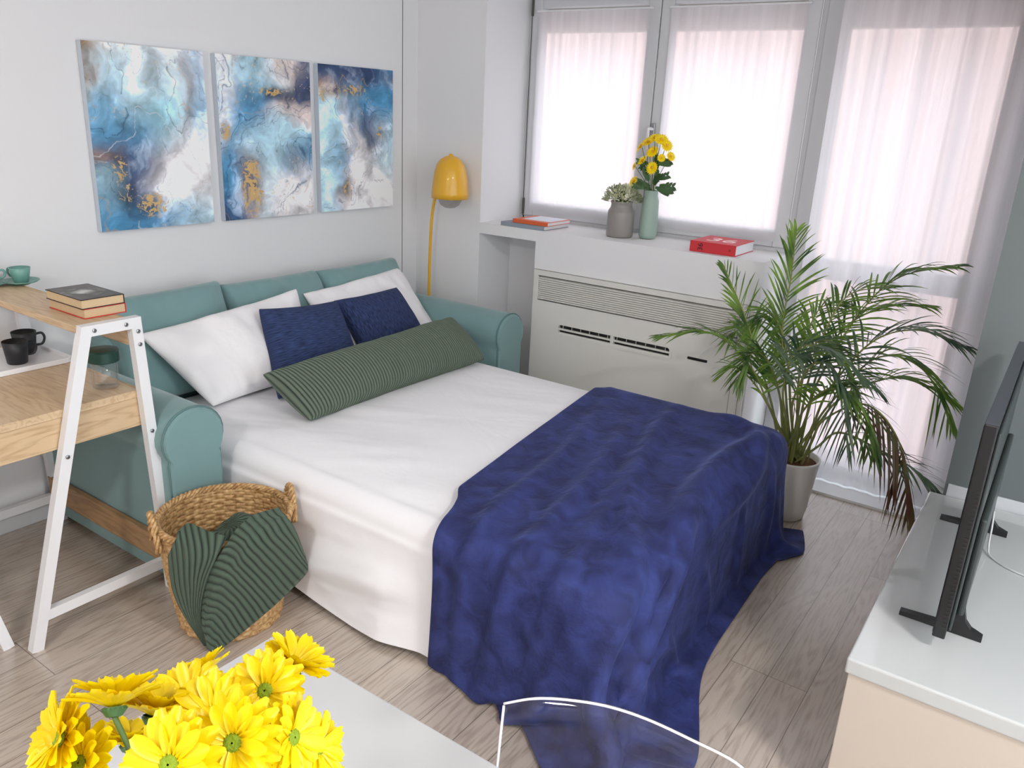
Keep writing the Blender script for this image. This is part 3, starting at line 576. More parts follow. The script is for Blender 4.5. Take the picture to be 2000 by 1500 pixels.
# ================================================================== SOFA BED
def sofa():
    t = empty('sofa_bed', (-1.2, -.5, 0), 'teal fabric sofa bed with rolled arms, opened against the white wall', 'sofa bed')
    def arm(xc, sgn, name):
        w = .115; prof = []
        xin, xout = xc-sgn*.098, xc+sgn*.098
        zc = .558
        pts = [(xin, .035), (xin, zc-.075)]
        for k in range(0, 19):
            a = math.radians(215 - k*250/18); pts.append((xc - sgn*-1*0 + (-sgn)*(-1)*0 + sgn*(-1)*(-1)*math.cos(a)*w, zc + math.sin(a)*.107))
        pts += [(xout, zc-.075), (xout, .035)]
        y0, y1 = -.89, -.03; bm = BM(); n = len(pts); rings = []
        stations = [(y1, 1), (-.3, 1), (-.55, 1.0), (-.74, 1), (-.86, 1), (-.882, .985), (-.892, .94)]
        cx, cz = xc, .36
        for y, s in stations:
            rings.append([bm.verts.new((cx+(px-cx)*s, y, cz+(pz-cz)*(1-(1-s)*.6))) for px, pz in pts])
        for A, B in zip(rings, rings[1:]):
            for k in range(n-1): bm.faces.new((A[k], A[k+1], B[k+1], B[k]))
            bm.faces.new((A[-1], A[0], B[0], B[-1]))
        bm.faces.new(rings[-1]); bm.faces.new(rings[0][::-1])
        a = obj(name, bm, 'teal', t, True, mods=[])
        a.modifiers.new('es', 'EDGE_SPLIT').split_angle = math.radians(50)
        bm = BM(); tube(bm, [(cx+(px-cx)*1.0, -.879, cz+(pz-cz)*1.0) for px, pz in pts], .0042, 6); obj('piping', bm, 'tealseam', a, True)
        return a
    arm(-2.118, -1, 'left_arm'); arm(-.262, 1, 'right_arm')
    bm = BM(); box(bm, -2.03, -.35, -.2, -.03, .05, .74, .05, 4); obj('back', bm, 'teal', t, True)
    bm = BM(); box(bm, -1.90, -.50, -.80, -.21, .06, .42, .03, 3); obj('seat_base', bm, 'teal', t)
    bm = BM(); box(bm, -1.9, -.5, -2.3, -.25, .26, .46, .05, 3); obj('mattress', bm, 'sheet', t)
    for x in (-1.8, -.6):
        for y in (-2.1, -1.2): bm = BM(); tube(bm, [(x, y, 0), (x, y, .27)], .015, 8); obj('leg', bm, 'steeld', t)
    for i, (xa, xb, za, zb) in enumerate(((-2.0, -1.455, .885, .892), (-1.46, -.90, .872, .868), (-.905, -.345, .862, .868))):
        pillow('back_cushion', 'teal', (xa, -.12, za), (xb, -.12, zb), (xb-.0, -.27, .46), (xa+.0, -.27, .46), .22, t, seed=20+i, pinch=.03, power=.26, wr=.009)
sofa()

# ---- white sheet over the opened bed, down to the floor
BX0, BX1, BY0, BY1, BZ = -1.95, -.47, -2.385, -.28, .485
def sheet():
    nth, nt, nside = 420, 26, 30; e = .10
    th = np.linspace(0, 2*np.pi, nth, endpoint=False); cx, cy = (BX0+BX1)/2, (BY0+BY1)/2; hx, hy = (BX1-BX0)/2, (BY1-BY0)/2
    # rounded rectangle outline, arc parametrised
    P = []; R = .09
    per = [((cx+hx-R), (cy+hy-R), 0), ((cx-hx+R), (cy+hy-R), 90), ((cx-hx+R), (cy-hy+R), 180), ((cx+hx-R), (cy-hy+R), 270)]
    pts = []; nor = []
    for i, (px, py, a0) in enumerate(per):
        for k in range(13):
            a = math.radians(a0+90*k/12); pts.append((px+R*math.cos(a), py+R*math.sin(a))); nor.append((math.cos(a), math.sin(a)))
    pts = np.array(pts+[pts[0]]); nor = np.array(nor+[nor[0]]); d = np.r_[0, np.cumsum(np.hypot(*np.diff(pts, axis=0).T))]
    s = np.linspace(0, d[-1], nth, endpoint=False); O = np.stack([np.interp(s, d, pts[:, 0]), np.interp(s, d, pts[:, 1])], 1); Nn = np.stack([np.interp(s, d, nor[:, 0]), np.interp(s, d, nor[:, 1])], 1)
    rows = []; C0 = np.array([cx, cy])
    er = .075
    for k in range(nt+1):
        r = (k/nt)**.8; Q = C0+(O-Nn*er-C0)*r; z = np.full(nth, BZ)
        wz = (fbm(Q[:, 0]*4.5+Q[:, 1]*2.0, Q[:, 1]*1.6-Q[:, 0]*1.2, 3, 4)-.5)*.022*np.minimum(1, r*1.5) + (fbm(Q[:, 0]*13+Q[:, 1]*6, Q[:, 1]*3, 8, 3)-.5)*.007
        sag = -.02*np.clip((r-.75)/.25, 0, 1)**2
        rows.append(np.c_[Q, z+wz+sag])
    for k in range(1, 9):
        a = math.pi/2*k/8; Q = O-Nn*er*(1-math.sin(a)); z = BZ-.02-er*(1-math.cos(a)); rows.append(np.c_[Q, np.full(nth, z)])
    ztop = BZ-.02-er
    for k in range(1, nside+1):
        f = k/nside; hemz = .012+.05*np.clip(1-np.abs(s-(d[-1]*.335))/.35, 0, 1)+.012*np.sin(s*7); z = ztop*(1-f)+hemz*f
        wv = (fbm(s*1.6+f*1.4, np.full(nth, f*2.0), 5, 4)-.5)*.15*f**.7 + (fbm(s*3.5+f*2, np.full(nth, f*2.2+3), 15, 3)-.5)*.05*min(1, f*3)
        calm = np.clip((-1.62-O[:, 1])/.15, 0, 1); Q = O+Nn*(.010+.035*f*(1-.8*calm)+wv*.55*(1-.85*calm))[:, None]
        rows.append(np.c_[Q, z])
    X = np.array(rows).transpose(1, 0, 2)
    m, uv = gridmesh(X, closed_u=True)
    o = obj('bed_sheet', m, 'sheet', None, True, mods=[('SUBSURF', {'levels': 1, 'render_levels': 1})])
    tag(o, 'white cotton sheet spread over the opened sofa bed and hanging to the floor', 'bed sheet')
sheet()

# ---- pillows, cushions, bolster
o = pillow('pillow', 'pillow', (-1.955, -.30, .775), (-1.165, -.31, .845), (-1.26, -.56, .50), (-1.80, -.535, .49), .17, seed=2, pinch=.05, wr=.010); tag(o, 'large white pillow leaning at the left end of the bed beside the desk', 'pillow', 'white bed pillows')
o = pillow('pillow', 'pillow', (-1.10, -.26, .80), (-.375, -.20, .825), (-.36, -.50, .50), (-1.05, -.52, .50), .17, seed=6, pinch=.05, wr=.010); tag(o, 'white pillow at the right end of the bed, behind two navy cushions', 'pillow', 'white bed pillows')
o = pillow('throw_pillow', 'navyc', (-1.515, -.475, .835), (-1.045, -.44, .79), (-1.10, -.66, .50), (-1.585, -.66, .49), .16, seed=12, pinch=.08, wr=.004); tag(o, 'navy blue textured cushion on the left, its low corner showing under the green bolster', 'cushion', 'navy cushions')
o = pillow('throw_pillow', 'navyc2', (-1.035, -.40, .78), (-.61, -.41, .785), (-.56, -.60, .50), (-1.02, -.62, .50), .16, seed=14, pinch=.08, wr=.004); tag(o, 'navy blue textured cushion on the right, against the right white pillow', 'cushion', 'navy cushions')
o = pillow('bolster_pillow', 'cordb', (-1.72, -.74, .655), (-.53, -.70, .665), (-.56, -.95, .50), (-1.66, -.935, .495), .2, seed=17, pinch=.03, wr=.004, n=90, m=34, power=.4); tag(o, 'long olive green ribbed bolster cushion lying across the bed', 'cushion')

# ================================================================== NAVY THROW (cloth draped by a small particle solver)
RIDGES = [([(1.9, .10), (1.4, .13), (.9, .16), (.3, .10)], .028, .016), ([(2.0, .2), (1.5, .27), (1.0, .30), (.4, .24)], .03, .018), ([(1.9, .33), (1.5, .40), (1.1, .40), (.7, .36)], .025, .014),
    ([(1.8, .62), (1.4, .56), (1.0, .44), (.5, .36), (.1, .33)], .035, .024), ([(2.0, .75), (1.65, .72), (1.35, .72), (1.0, .60), (.5, .62), (.2, .70)], .04, .034), ([(1.75, .85), (1.5, .78), (1.3, .80), (1.1, .70)], .03, .026), ([(1.4, .68), (1.3, .62), (1.15, .60)], .025, .022),
    ([(.9, .70), (.5, .72), (.2, .62), (.0, .45)], .03, .018), ([(1.3, .8), (1.2, .92), (1.15, 1.1)], .03, .022), ([(.95, .8), (.9, .95), (.92, 1.1)], .03, .016), ([(.6, .8), (.62, .95), (.6, 1.1)], .03, .018), ([(.3, .8), (.28, .95), (.3, 1.1)], .03, .016), ([(1.6, .86), (1.62, 1.0), (1.6, 1.1)], .03, .018)]
def drape():
    U0, U1, V0, V1 = -.07, 1.95, 0.0, 1.20; h = .0225
    nu, nv = int((U1-U0)/h)+1, int((V1-V0)/h)+1
    uu, vv = np.meshgrid(np.linspace(U0, U1, nu), np.linspace(V0, V1, nv), indexing='ij')
    # cloth outline: slightly tapered, with a rounded corner and a notch where it parts over the bed corner
    R2 = np.stack([uu, vv*(1.03-.075*uu)], -1); uc, vc = 1.50, .70; a_, b_ = U1-uc, V1*(1.03-.075*U1)-vc
    du_, dv_ = np.clip(R2[..., 0]-uc, 0, None), np.clip(R2[..., 1]-vc, 0, None); m = (du_ > 0) & (dv_ > 0)
    th = np.arctan2(dv_, du_+1e-9); rr = np.clip(np.maximum(du_/a_, dv_/b_), 0, 1); g = 1-.5*np.exp(-((th-.6)/.25)**2)*rr
    R2[..., 0] = np.where(m, uc+du_*np.sqrt(np.clip(1-dv_**2/(2*b_**2), .3, 1))*g, R2[..., 0]); R2[..., 1] = np.where(m, vc+dv_*np.sqrt(np.clip(1-du_**2/(2*a_**2), .3, 1))*g, R2[..., 1])
    eu = np.array([-.99, -.144]); ev = np.array([.144, -.99]); P0 = np.array([-.49, -1.553])
    uu, vv = R2[..., 0].copy(), R2[..., 1].copy()
    XY = P0 + (uu*.955)[..., None]*eu + (vv*.96+.02*(fbm(uu*1.5, vv*2, 2, 3)-.5))[..., None]*ev
    Z = BZ+.035+.03*(fbm(uu*1.1+vv*2.2, vv*6.5-uu*2.5, 4, 3))
    X = np.concatenate([XY, Z[..., None]], -1); Xp = X.copy()
    cx, cy = (BX0+BX1)/2, (BY0+BY1)/2; c = np.array([cx, cy, BZ/2-.2]); R = .075; hb = np.array([(BX1-BX0)/2+.035, (BY1-BY0)/2+.035, BZ/2+.2+.008])-R
    cons = []
    def add(sa, sb, k):
        L = np.sqrt(((R2[sa]-R2[sb])**2).sum(-1, keepdims=True)); cons.append((sa, sb, L, k))
    def sl(st, n, step): return slice(st, n, step)
    for off, k in ((1, 1.0), (2, .2)):
        for ph in range(2*off):
            n = len(range(ph, nu-off, 2*off)); 
            if n: add((slice(ph, ph+2*off*(n-1)+1, 2*off),), (slice(ph+off, ph+off+2*off*(n-1)+1, 2*off),), k)
            n = len(range(ph, nv-off, 2*off))
            if n: add((slice(None), slice(ph, ph+2*off*(n-1)+1, 2*off)), (slice(None), slice(ph+off, ph+off+2*off*(n-1)+1, 2*off)), k)
    for a in (0, 1):
        n = len(range(a, nu-1, 2)); A = slice(a, a+2*n-1, 2); B = slice(a+1, a+2*n, 2)
        add((A, slice(0, nv-1)), (B, slice(1, nv)), .3); add((A, slice(1, nv)), (B, slice(0, nv-1)), .3)
    main = [q for q in cons if q[3] == 1.0]; rest = [q for q in cons if q[3] != 1.0]
    def solve(q):
        sa, sb, L, k = q; d = X[sb]-X[sa]; l = np.sqrt((d*d).sum(-1, keepdims=True))+1e-9; f = d*((l-L)/l*.5*k); X[sa] += f; X[sb] -= f
    def collide():
        q = X-c; a = np.abs(q)-hb; o = np.maximum(a, 0); L = np.sqrt((o*o).sum(-1)); inside = (a.max(-1) < 0)
        sd = np.where(inside, a.max(-1)-R, L-R); m = sd < 0
        if m.any():
            n = np.where(inside[..., None], (a == a.max(-1, keepdims=True)).astype(float), o/(L[..., None]+1e-9))*np.sign(q)
            push = n*(-sd)[..., None]; X[m] += push[m]; Xp[m] = Xp[m]+push[m]; Xp[m] += (X[m]-Xp[m])*.85
        f = X[..., 2] < .006
        X[..., 2][f] = .006; Xp[f] += (X[f]-Xp[f])*.5
    pm = (uu[:, 0] > .08) & (uu[:, 0] < 1.35); pin = X[pm, 0].copy(); pin[:, 2] = BZ+.018; dt = 1/60
    for st in range(220):
        v = (X-Xp)*(.985 if st < 160 else .93); Xp = X.copy(); X += v; X[..., 2] -= 9.8*dt*dt
        for it in range(16):
            for q in main: solve(q)
            if it % 2 == 0:
                for q in rest: solve(q)
                collide()
            X[pm, 0] = pin
        collide()
    for k in range(2):
        Y = X.copy(); Y[1:-1, 1:-1] = .5*X[1:-1, 1:-1]+.125*(X[2:, 1:-1]+X[:-2, 1:-1]+X[1:-1, 2:]+X[1:-1, :-2]); X = Y
    # folds raised in the cloth: ridges in cloth coordinates
    Nn = np.cross(np.gradient(X, axis=0), np.gradient(X, axis=1)); Nn /= np.linalg.norm(Nn, axis=-1, keepdims=True)+1e-9
    if Nn[nu//2, 4, 2] < 0: Nn = -Nn
    H = np.zeros(uu.shape)
    for pts, wd, ht in RIDGES:
        q = np.array([(p.x, p.y) for p in bez([(a, b, 0) for a, b in pts], 40)]); A_, B_ = q[:-1], q[1:]; ab = B_-A_; pq = np.stack([uu, vv], -1)[..., None, :]-A_; tt = np.clip((pq*ab).sum(-1)/(ab*ab).sum(-1), 0, 1)
        d = np.sqrt(((pq-ab*tt[..., None])**2).sum(-1)); k = d.argmin(-1); dm = d.min(-1); t = (k+np.take_along_axis(tt, k[..., None], -1)[..., 0])/40; H += 1.5*ht*np.exp(-(dm/(wd*.75))**2)*np.sin(np.pi*np.clip(t, .04, .96))**.5
    return X + Nn*H[..., None]
BL = drape()
def blanket():
    m, uv = gridmesh(BL)
    o = obj('throw_blanket', m, 'fleece', None, True, uv=uv, mods=[('SOLIDIFY', {'thickness': .007, 'offset': 1}), ('SUBSURF', {'levels': 1, 'render_levels': 2})])
    tag(o, 'navy blue fleece throw draped over the foot of the bed and trailing on the floor', 'blanket')
blanket()

# ================================================================== DESK
def desk():
    t = empty('ladder_desk', (-2.35, -.45, 0), 'light oak desk with a raised shelf on white A-shaped metal legs', 'desk')
    Y0 = -.82; Y1 = -.06; w = .034
    def aframe(y):
        bm = BM(); d = .03
        bar(bm, (-2.680, y, 0), (-2.405, y, .985), w, d); bar(bm, (-2.212, y, 0), (-2.251, y, .985), w, d)
        box(bm, -2.421, -2.234, y-d/2-.0006, y+d/2+.0006, .956, .990)
        bar(bm, (-2.648, y, .108), (-2.218, y, .108), w, d-.006)
        o = obj('leg_frame', bm, 'metalw', t)
        for x, z in ((-2.385, .973), (-2.285, .973), (-2.248, .945), (-2.246, .902), (-2.512, .603), (-2.236, .605)):
            bm = BM(); lathe(bm, [(.0065, 0), (.0065, .003), (.003, .004)], (x, y-d/2, z), 10, capt=True, axis=(0, -1, 0)); obj('bolt', bm, 'steel', o)
        return o
    aframe(Y0); aframe(Y1)
    bm = BM(); box(bm, -2.428, -2.27, Y1, Y0+.012, .970, .9875, .002); obj('shelf', bm, 'desk', t)
    bm = BM(); box(bm, -2.268, -2.252, Y1, Y0+.016, .90, .968, .002); obj('shelf_rail', bm, 'desk', t)
    bm = BM(); box(bm, -3.4, -2.246, Y1+.03, Y0+.018, .720, .745, .003); obj('desktop', bm, 'desk', t)
    bm = BM(); box(bm, -3.4, -2.25, Y0+.020, Y0+.038, .620, .719, .002); obj('apron', bm, 'deskx', t)
    bm = BM(); box(bm, -2.24, -2.222, Y1, Y0+.016, .11, .20, .002); obj('stretcher', bm, 'deskd', t)
    for x in (-3.1, -3.36): bm = BM(); bar(bm, (x, -.72, 0), (x, -.72, .72), w, .03); obj('leg', bm, 'metalw', t)
    return t
desk()
def white_leg():
    t = empty('desk_chair', (-2.95, -.62, 0), 'white desk chair under the oak desk, only one slanted leg showing', 'chair')
    for (x, y, tx, ty) in ((-2.725, -.735, -2.80, -.68), (-3.1, -.70, -3.02, -.66), (-2.68, -.36, -2.74, -.42), (-3.1, -.36, -3.02, -.42)):
        bm = BM(); bar(bm, (x, y, 0), (tx, ty, .44), .032, .032); obj('leg', bm, 'metalw', t)
    bm = BM(); box(bm, -3.06, -2.70, -.72, -.38, .44, .465, .01); obj('seat', bm, 'metalw', t)
white_leg()
def cable(name, pts, label, mat='cable', r=.003):
    bm = BM(); tube(bm, bez(pts, 36), r, 6); o = obj(name, bm, mat, None, True); tag(o, label, 'cable')
cable('power_cable', [(-2.262, -.012, .42), (-2.245, -.03, .30), (-2.20, -.10, .235), (-2.175, -.14, .225), (-2.165, -.17, .12), (-2.16, -.2, .004)], 'thin white cable hanging down the wall behind the desk')

# ---- things on the desk
def book(name, x0, x1, y0, y1, z0, z1, cover, pages, spine, label, group=None, th=.0022, rot=0, covermat2=None):
    """spine: '+x' '-x' '+y' '-y' side"""
    cx, cy = (x0+x1)/2, (y0+y1)/2; t = empty(name, (cx, cy, z0), label, 'book', group)
    i = .003; sx = {'-x': (0, i), '+x': (i, 0)}.get(spine, (i, i)); sy = {'-y': (0, i), '+y': (i, 0)}.get(spine, (i, i))
    bm = BM(); box(bm, x0+sx[0], x1-sx[1], y0+sy[0], y1-sy[1], z0+th, z1-th); obj('page_block', bm, pages, t)
    bm = BM(); box(bm, x0, x1, y0, y1, z0, z0+th, .0006); box(bm, x0, x1, y0, y1, z1-th, z1, .0006)
    if spine == '-x': box(bm, x0-th, x0, y0, y1, z0, z1, .0006)
    if spine == '+x': box(bm, x1, x1+th, y0, y1, z0, z1, .0006)
    if spine == '+y': box(bm, x0, x1, y1, y1+th, z0, z1, .0006)
    obj('cover', bm, cover, t)
    t.rotation_euler.z = math.radians(rot)
    return t
t1 = book('paperback_book', -2.365, -2.232, -.748, -.535, .988, 1.019, 'redline', 'paper', '+x', 'old paperback with a red lower cover, under the dark book on the desk shelf', 'paperbacks on the desk shelf', .0025)
t2 = book('paperback_book', -2.372, -2.236, -.752, -.538, 1.0195, 1.049, 'ink', 'paper', '+x', 'old paperback with a dark illustrated cover, top of the pile on the desk shelf', 'paperbacks on the desk shelf', .002)
def cover_art(parent):
    n, m = 60, 90; u, v = np.meshgrid(np.linspace(0, 1, n), np.linspace(0, 1, m), indexing='ij')
    w = fbm(u*5, v*7, 3, 4); base = np.array(lin((88, 84, 82))[:3])*(.6+.9*w)[..., None]
    r = np.hypot((u-.5)/.22+(w-.5)*1.6, (v-.5)/.13+(w-.5)*1.4); k = np.clip(1.3-r, 0, 1)
    base = base*(1-k[..., None])+k[..., None]*np.array(lin((206, 208, 202))[:3])
    ring = np.clip(1-np.abs(r-2.0)/.25, 0, 1)*.35*(w > .45); base = base*(1-ring[..., None])+ring[..., None]*np.array(lin((170, 172, 164))[:3])
    P = np.stack([-2.371+u*.134, -.751+v*.212, np.full(u.shape, 1.0494)], -1); mm, uv = gridmesh(P); o = obj('cover_picture', mm, 'cover', parent, uv=uv)
    ca = o.data.color_attributes.new('paint', 'FLOAT_COLOR', 'POINT'); ca.data.foreach_set('color', np.concatenate([np.clip(base, 0, .9).reshape(-1, 3), np.ones((n*m, 1))], 1).astype('f').ravel())
cover_art(t2)

def cup(x, y, z, label, hang):
    s = empty('saucer', (x, y, z), label[0], 'saucer', 'mint saucers on the desk shelf')
    bm = BM(); lathe(bm, [(.028, 0), (.03, .003), (.052, .009), (.059, .014), (.058, .0155), (.05, .0115), (.028, .006), (0.001, .006)], (x, y, z), 40); obj('plate', bm, 'cup', s, True)
    c = empty('espresso_cup', (x, y, z+.006), label[1], 'cup', 'mint espresso cups on the desk shelf')
    bm = BM(); lathe(bm, [(.02, .0005), (.023, .002), (.030, .03), (.0345, .054), (.0335, .0545), (.029, .03), (.021, .006), (.001, .005)], (x, y, z+.006), 36); obj('bowl', bm, 'cup', c, True)
    a = hang; ca, sa = math.cos(a), math.sin(a); pts = [(x+ca*r, y+sa*r, z+.006+h) for r, h in ((.031, .045), (.045, .048), (.051, .036), (.044, .022), (.028, .019))]
    bm = BM(); tube(bm, bez(pts, 14), .0042, 8); obj('handle', bm, 'cup', c, True)
cup(-2.262, -.135, .988, ('mint green saucer under the cup whose handle is hidden, nearer the books', 'mint green espresso cup standing nearer the books, its handle hidden'), 2.0)
cup(-2.352, -.10, .988, ('mint green saucer cut by the photo edge', 'mint green espresso cup with its handle showing, at the end of the shelf'), -.35)
def tray():
    t = empty('serving_tray', (-2.36, -.25, .7455), 'white rounded tray under two black mugs on the desk', 'tray')
    x0, x1, y0, y1 = -2.50, -2.232, -.385, -.10; bm = BM()
    o = rrect(x0, x1, y0, y1, .03); i = rrect(x0+.011, x1-.011, y0+.011, y1-.011, .022); z = .7455
    A = [bm.verts.new((a, b, z)) for a, b in o]; B = [bm.verts.new((a, b, z+.018)) for a, b in o]; C_ = [bm.verts.new((a, b, z+.018)) for a, b in i]; D = [bm.verts.new((a, b, z+.006)) for a, b in i]; n = len(A)
    for P, Q in ((A, B), (B, C_), (C_, D)):
        for k in range(n): bm.faces.new((P[k], P[(k+1) % n], Q[(k+1) % n], Q[k]))
    bm.faces.new(A[::-1]); bm.faces.new(D); obj('tray_body', bm, 'tray', t, mods=[('BEVEL', {'width': .003, 'segments': 3})])
tray()
def mug(x, y, label, hang):
    z = .752; c = empty('mug', (x, y, z), label, 'mug', 'black mugs on the tray')
    bm = BM(); lathe(bm, [(.029, 0), (.032, .003), (.036, .04), (.0405, .078), (.039, .0785), (.034, .04), (.03, .008), (.001, .007)], (x, y, z), 40); obj('body', bm, 'mug', c, True)
    ca, sa = math.cos(hang), math.sin(hang); pts = [(x+ca*r, y+sa*r, z+h) for r, h in ((.036, .064), (.056, .066), (.064, .048), (.055, .027), (.034, .024))]
    bm = BM(); tube(bm, bez(pts, 16), .0045, 8); obj('handle', bm, 'mug', c, True)
mug(-2.378, -.285, 'black stoneware mug standing in front on the white tray', -.1)
mug(-2.303, -.185, 'black stoneware mug standing behind on the white tray, handle to the right', -.25)
def jar():
    x, y, z = -2.303, -.71, .7455; t = empty('glass_jar', (x, y, z), 'clear glass jar with a dark green screw lid on the desk edge', 'jar')
    bm = BM(); lathe(bm, [(.036, 0), (.039, .003), (.039, .1), (.036, .1), (.036, .012), (.001, .012)], (x, y, z), 40); obj('jar_body', bm, 'jar', t, True)
    bm = BM(); lathe(bm, [(.046, .088), (.0495, .091), (.0495, .122), (.046, .127), (.001, .129)], (x, y, z), 48); obj('jar_lid', bm, 'lid', t, True, mods=[('EDGE_SPLIT', {})])
jar()

# ================================================================== BASKET + THROW
BC = (-2.185, -1.12); ZR = .372
def basket():
    t = empty('wicker_basket', (BC[0], BC[1], 0), 'round woven wicker basket with two loop handles on the floor by the sofa arm', 'basket')
    nth, rows, sub = 288, 36, 4; th = np.linspace(0, 2*np.pi, nth, endpoint=False); R = []; st = 36
    for k in range(rows*sub+1):
        f = k/(rows*sub); z = f*ZR; row = int(k/sub-.001); r = .160+.043*f+.006*math.sin(math.pi*f)
        wv = np.cos(th*st/2+math.pi*(row % 2))*.0035; bead = math.sin(math.pi*((k/sub) % 1))*.0022
        rr = r+wv*(.4+.6*math.sin(math.pi*((k/sub) % 1)))+bead; R.append(np.c_[BC[0]+rr*np.cos(th), BC[1]+rr*np.sin(th), np.full(nth, z)])
    outer = np.array(R).transpose(1, 0, 2); m, uv = gridmesh(outer, closed_u=True); obj('woven_wall', m, 'wicker', t, True, uv=None, mods=[('SOLIDIFY', {'thickness': .007, 'offset': -1})])
    bm = BM(); lathe(bm, [(.158, .004), (.001, .004)], (BC[0], BC[1], 0), 48, capb=False); obj('base', bm, 'wicker', t, mods=[('SOLIDIFY', {'thickness': .008})])
    bm = BM(); rc = .204
    for s in range(3):
        pts = [(BC[0]+(rc+.0065*math.cos(a*26+s*2.094))*math.cos(a), BC[1]+(rc+.0065*math.cos(a*26+s*2.094))*math.sin(a), ZR+.004+.0065*math.sin(a*26+s*2.094)) for a in [2*math.pi*k/420 for k in range(420)]]
        tube(bm, pts, .0058, 6, closed=True)
    obj('braided_rim', bm, 'wicker', t, True)
    for ang in (math.radians(158), math.radians(-22)):
        er = Vector((math.cos(ang), math.sin(ang), 0)); et = Vector((-math.sin(ang), math.cos(ang), 0)); c0 = Vector((BC[0], BC[1], 0))+er*.212
        arc = []
        for k in range(61):
            f = k/60; a = math.pi*f; arc.append(c0+et*(.038*math.cos(a)*(1.25 if f < .12 or f > .88 else 1))+Vector((0, 0, ZR-.055+(.11*math.sin(a)**.7)))+er*.006*math.sin(a))
        fr = frames(arc); bm = BM()
        for s in range(3):
            pts = [p+a_*.0062*math.cos(i*.42+s*2.094)+b_*.0062*math.sin(i*.42+s*2.094) for i, (p, tt, a_, b_) in enumerate(fr)]
            tube(bm, pts, .0056, 6)
        obj('handle', bm, 'wicker', t, True)
basket()
def surf(CP, nu, nv):
    CP = np.array(CP); rows = [np.array([tuple(v) for v in bez(r, nv-1)]) for r in CP]; rows = np.array(rows); out = []
    for j in range(nv): out.append([tuple(v) for v in bez(rows[:, j], nu-1)])
    return np.array(out).transpose(1, 0, 2)
def basket_throw():
    t = empty('ribbed_throw', (BC[0], BC[1], .1), 'dark green ribbed knit throw stuffed in the wicker basket and hanging over its front', 'blanket')
    X = surf(THROW_R, 120, 40); u, v = np.meshgrid(np.linspace(0, 1, 120), np.linspace(0, 1, 40), indexing='ij')
    X[..., 2] += (fbm(u*3, v*2, 5, 3)-.5)*.03*(1-v); X[..., 0] += (fbm(u*4, v*3, 9, 3)-.5)*.02
    m, uv = gridmesh(X); obj('draped_fold', m, 'cordt', t, True, uv=uv, mods=[('SOLIDIFY', {'thickness': .012, 'offset': -1})])
    X = surf(THROW_L, 40, 60).transpose(1, 0, 2); m, uv = gridmesh(X); obj('side_fold', m, 'cordl', t, True, uv=uv, mods=[('SOLIDIFY', {'thickness': .012, 'offset': 1})])
    # heap of the same throw filling the basket
    n, k = 60, 20; rows = []
    for j in range(k+1):
        r = .185*j/k; th = np.linspace(0, 2*np.pi, n, endpoint=False); x = BC[0]+.012+r*np.cos(th); y = BC[1]-.01+r*np.sin(th)
        z = .27+.05*(1-(j/k)**2)+(fbm(x*9, y*9, 12, 3)-.5)*.12*(1-(j/k)**4)-.06*(y-BC[1])/.2*0 - .1*np.clip((y-BC[1]+.0)/.2, 0, 1)
        rows.append(np.c_[x, y, z])
    m, uv = gridmesh(np.array(rows).transpose(1, 0, 2), closed_u=True); obj('inner_heap', m, 'cordt', t, True, uv=uv)
basket_throw()

# ================================================================== FLOOR LAMP
def lamp():
    cx, cy = -.127, -.352; t = empty('floor_lamp', (-.1, -.2, 0), 'mustard yellow bell-shaded floor lamp in the corner behind the sofa arm', 'lamp')
    bm = BM(); lathe(bm, [(.001, 0), (.085, 0), (.09, .004), (.088, .012), (.02, .018), (.01, .03)], (-.1, -.19, 0), 36, capb=False, capt=True); obj('base', bm, 'lamp', t, True)
    bm = BM(); tube(bm, bez([(-.1, -.185, .02), (-.1, -.188, .6), (-.1, -.195, .95), (-.1, -.21, 1.12), (-.1, -.24, 1.22), (-.11, -.28, 1.28)], 40), .0085, 10); obj('pole', bm, 'lamp', t, True)
    pr = [(.116, 0), (.115, .03), (.108, .09), (.098, .15), (.086, .185), (.066, .212), (.04, .228), (.012, .235), (.011, .243), (.001, .246)]
    bm = BM(); lathe(bm, [(r*.87, z*.95+1.192) for r, z in pr], (cx, cy, 0), 56, capb=False); s = obj('lamp_shade', bm, 'lamp', t, True, mods=[('SOLIDIFY', {'thickness': .002, 'offset': -1})])
    bm = BM(); lathe(bm, [(.001, 1.138), (.03, 1.143), (.052, 1.158), (.064, 1.182), (.066, 1.205), (.056, 1.236), (.03, 1.262), (.02, 1.295)], (cx, cy, 0), 36, capb=False, capt=True); obj('light_bulb', bm, 'bulb', t, True)
    bm = BM(); tube(bm, [(cx, cy, 1.29), (cx, cy, 1.40)], .02, 12); obj('socket', bm, 'steel', t)
lamp()

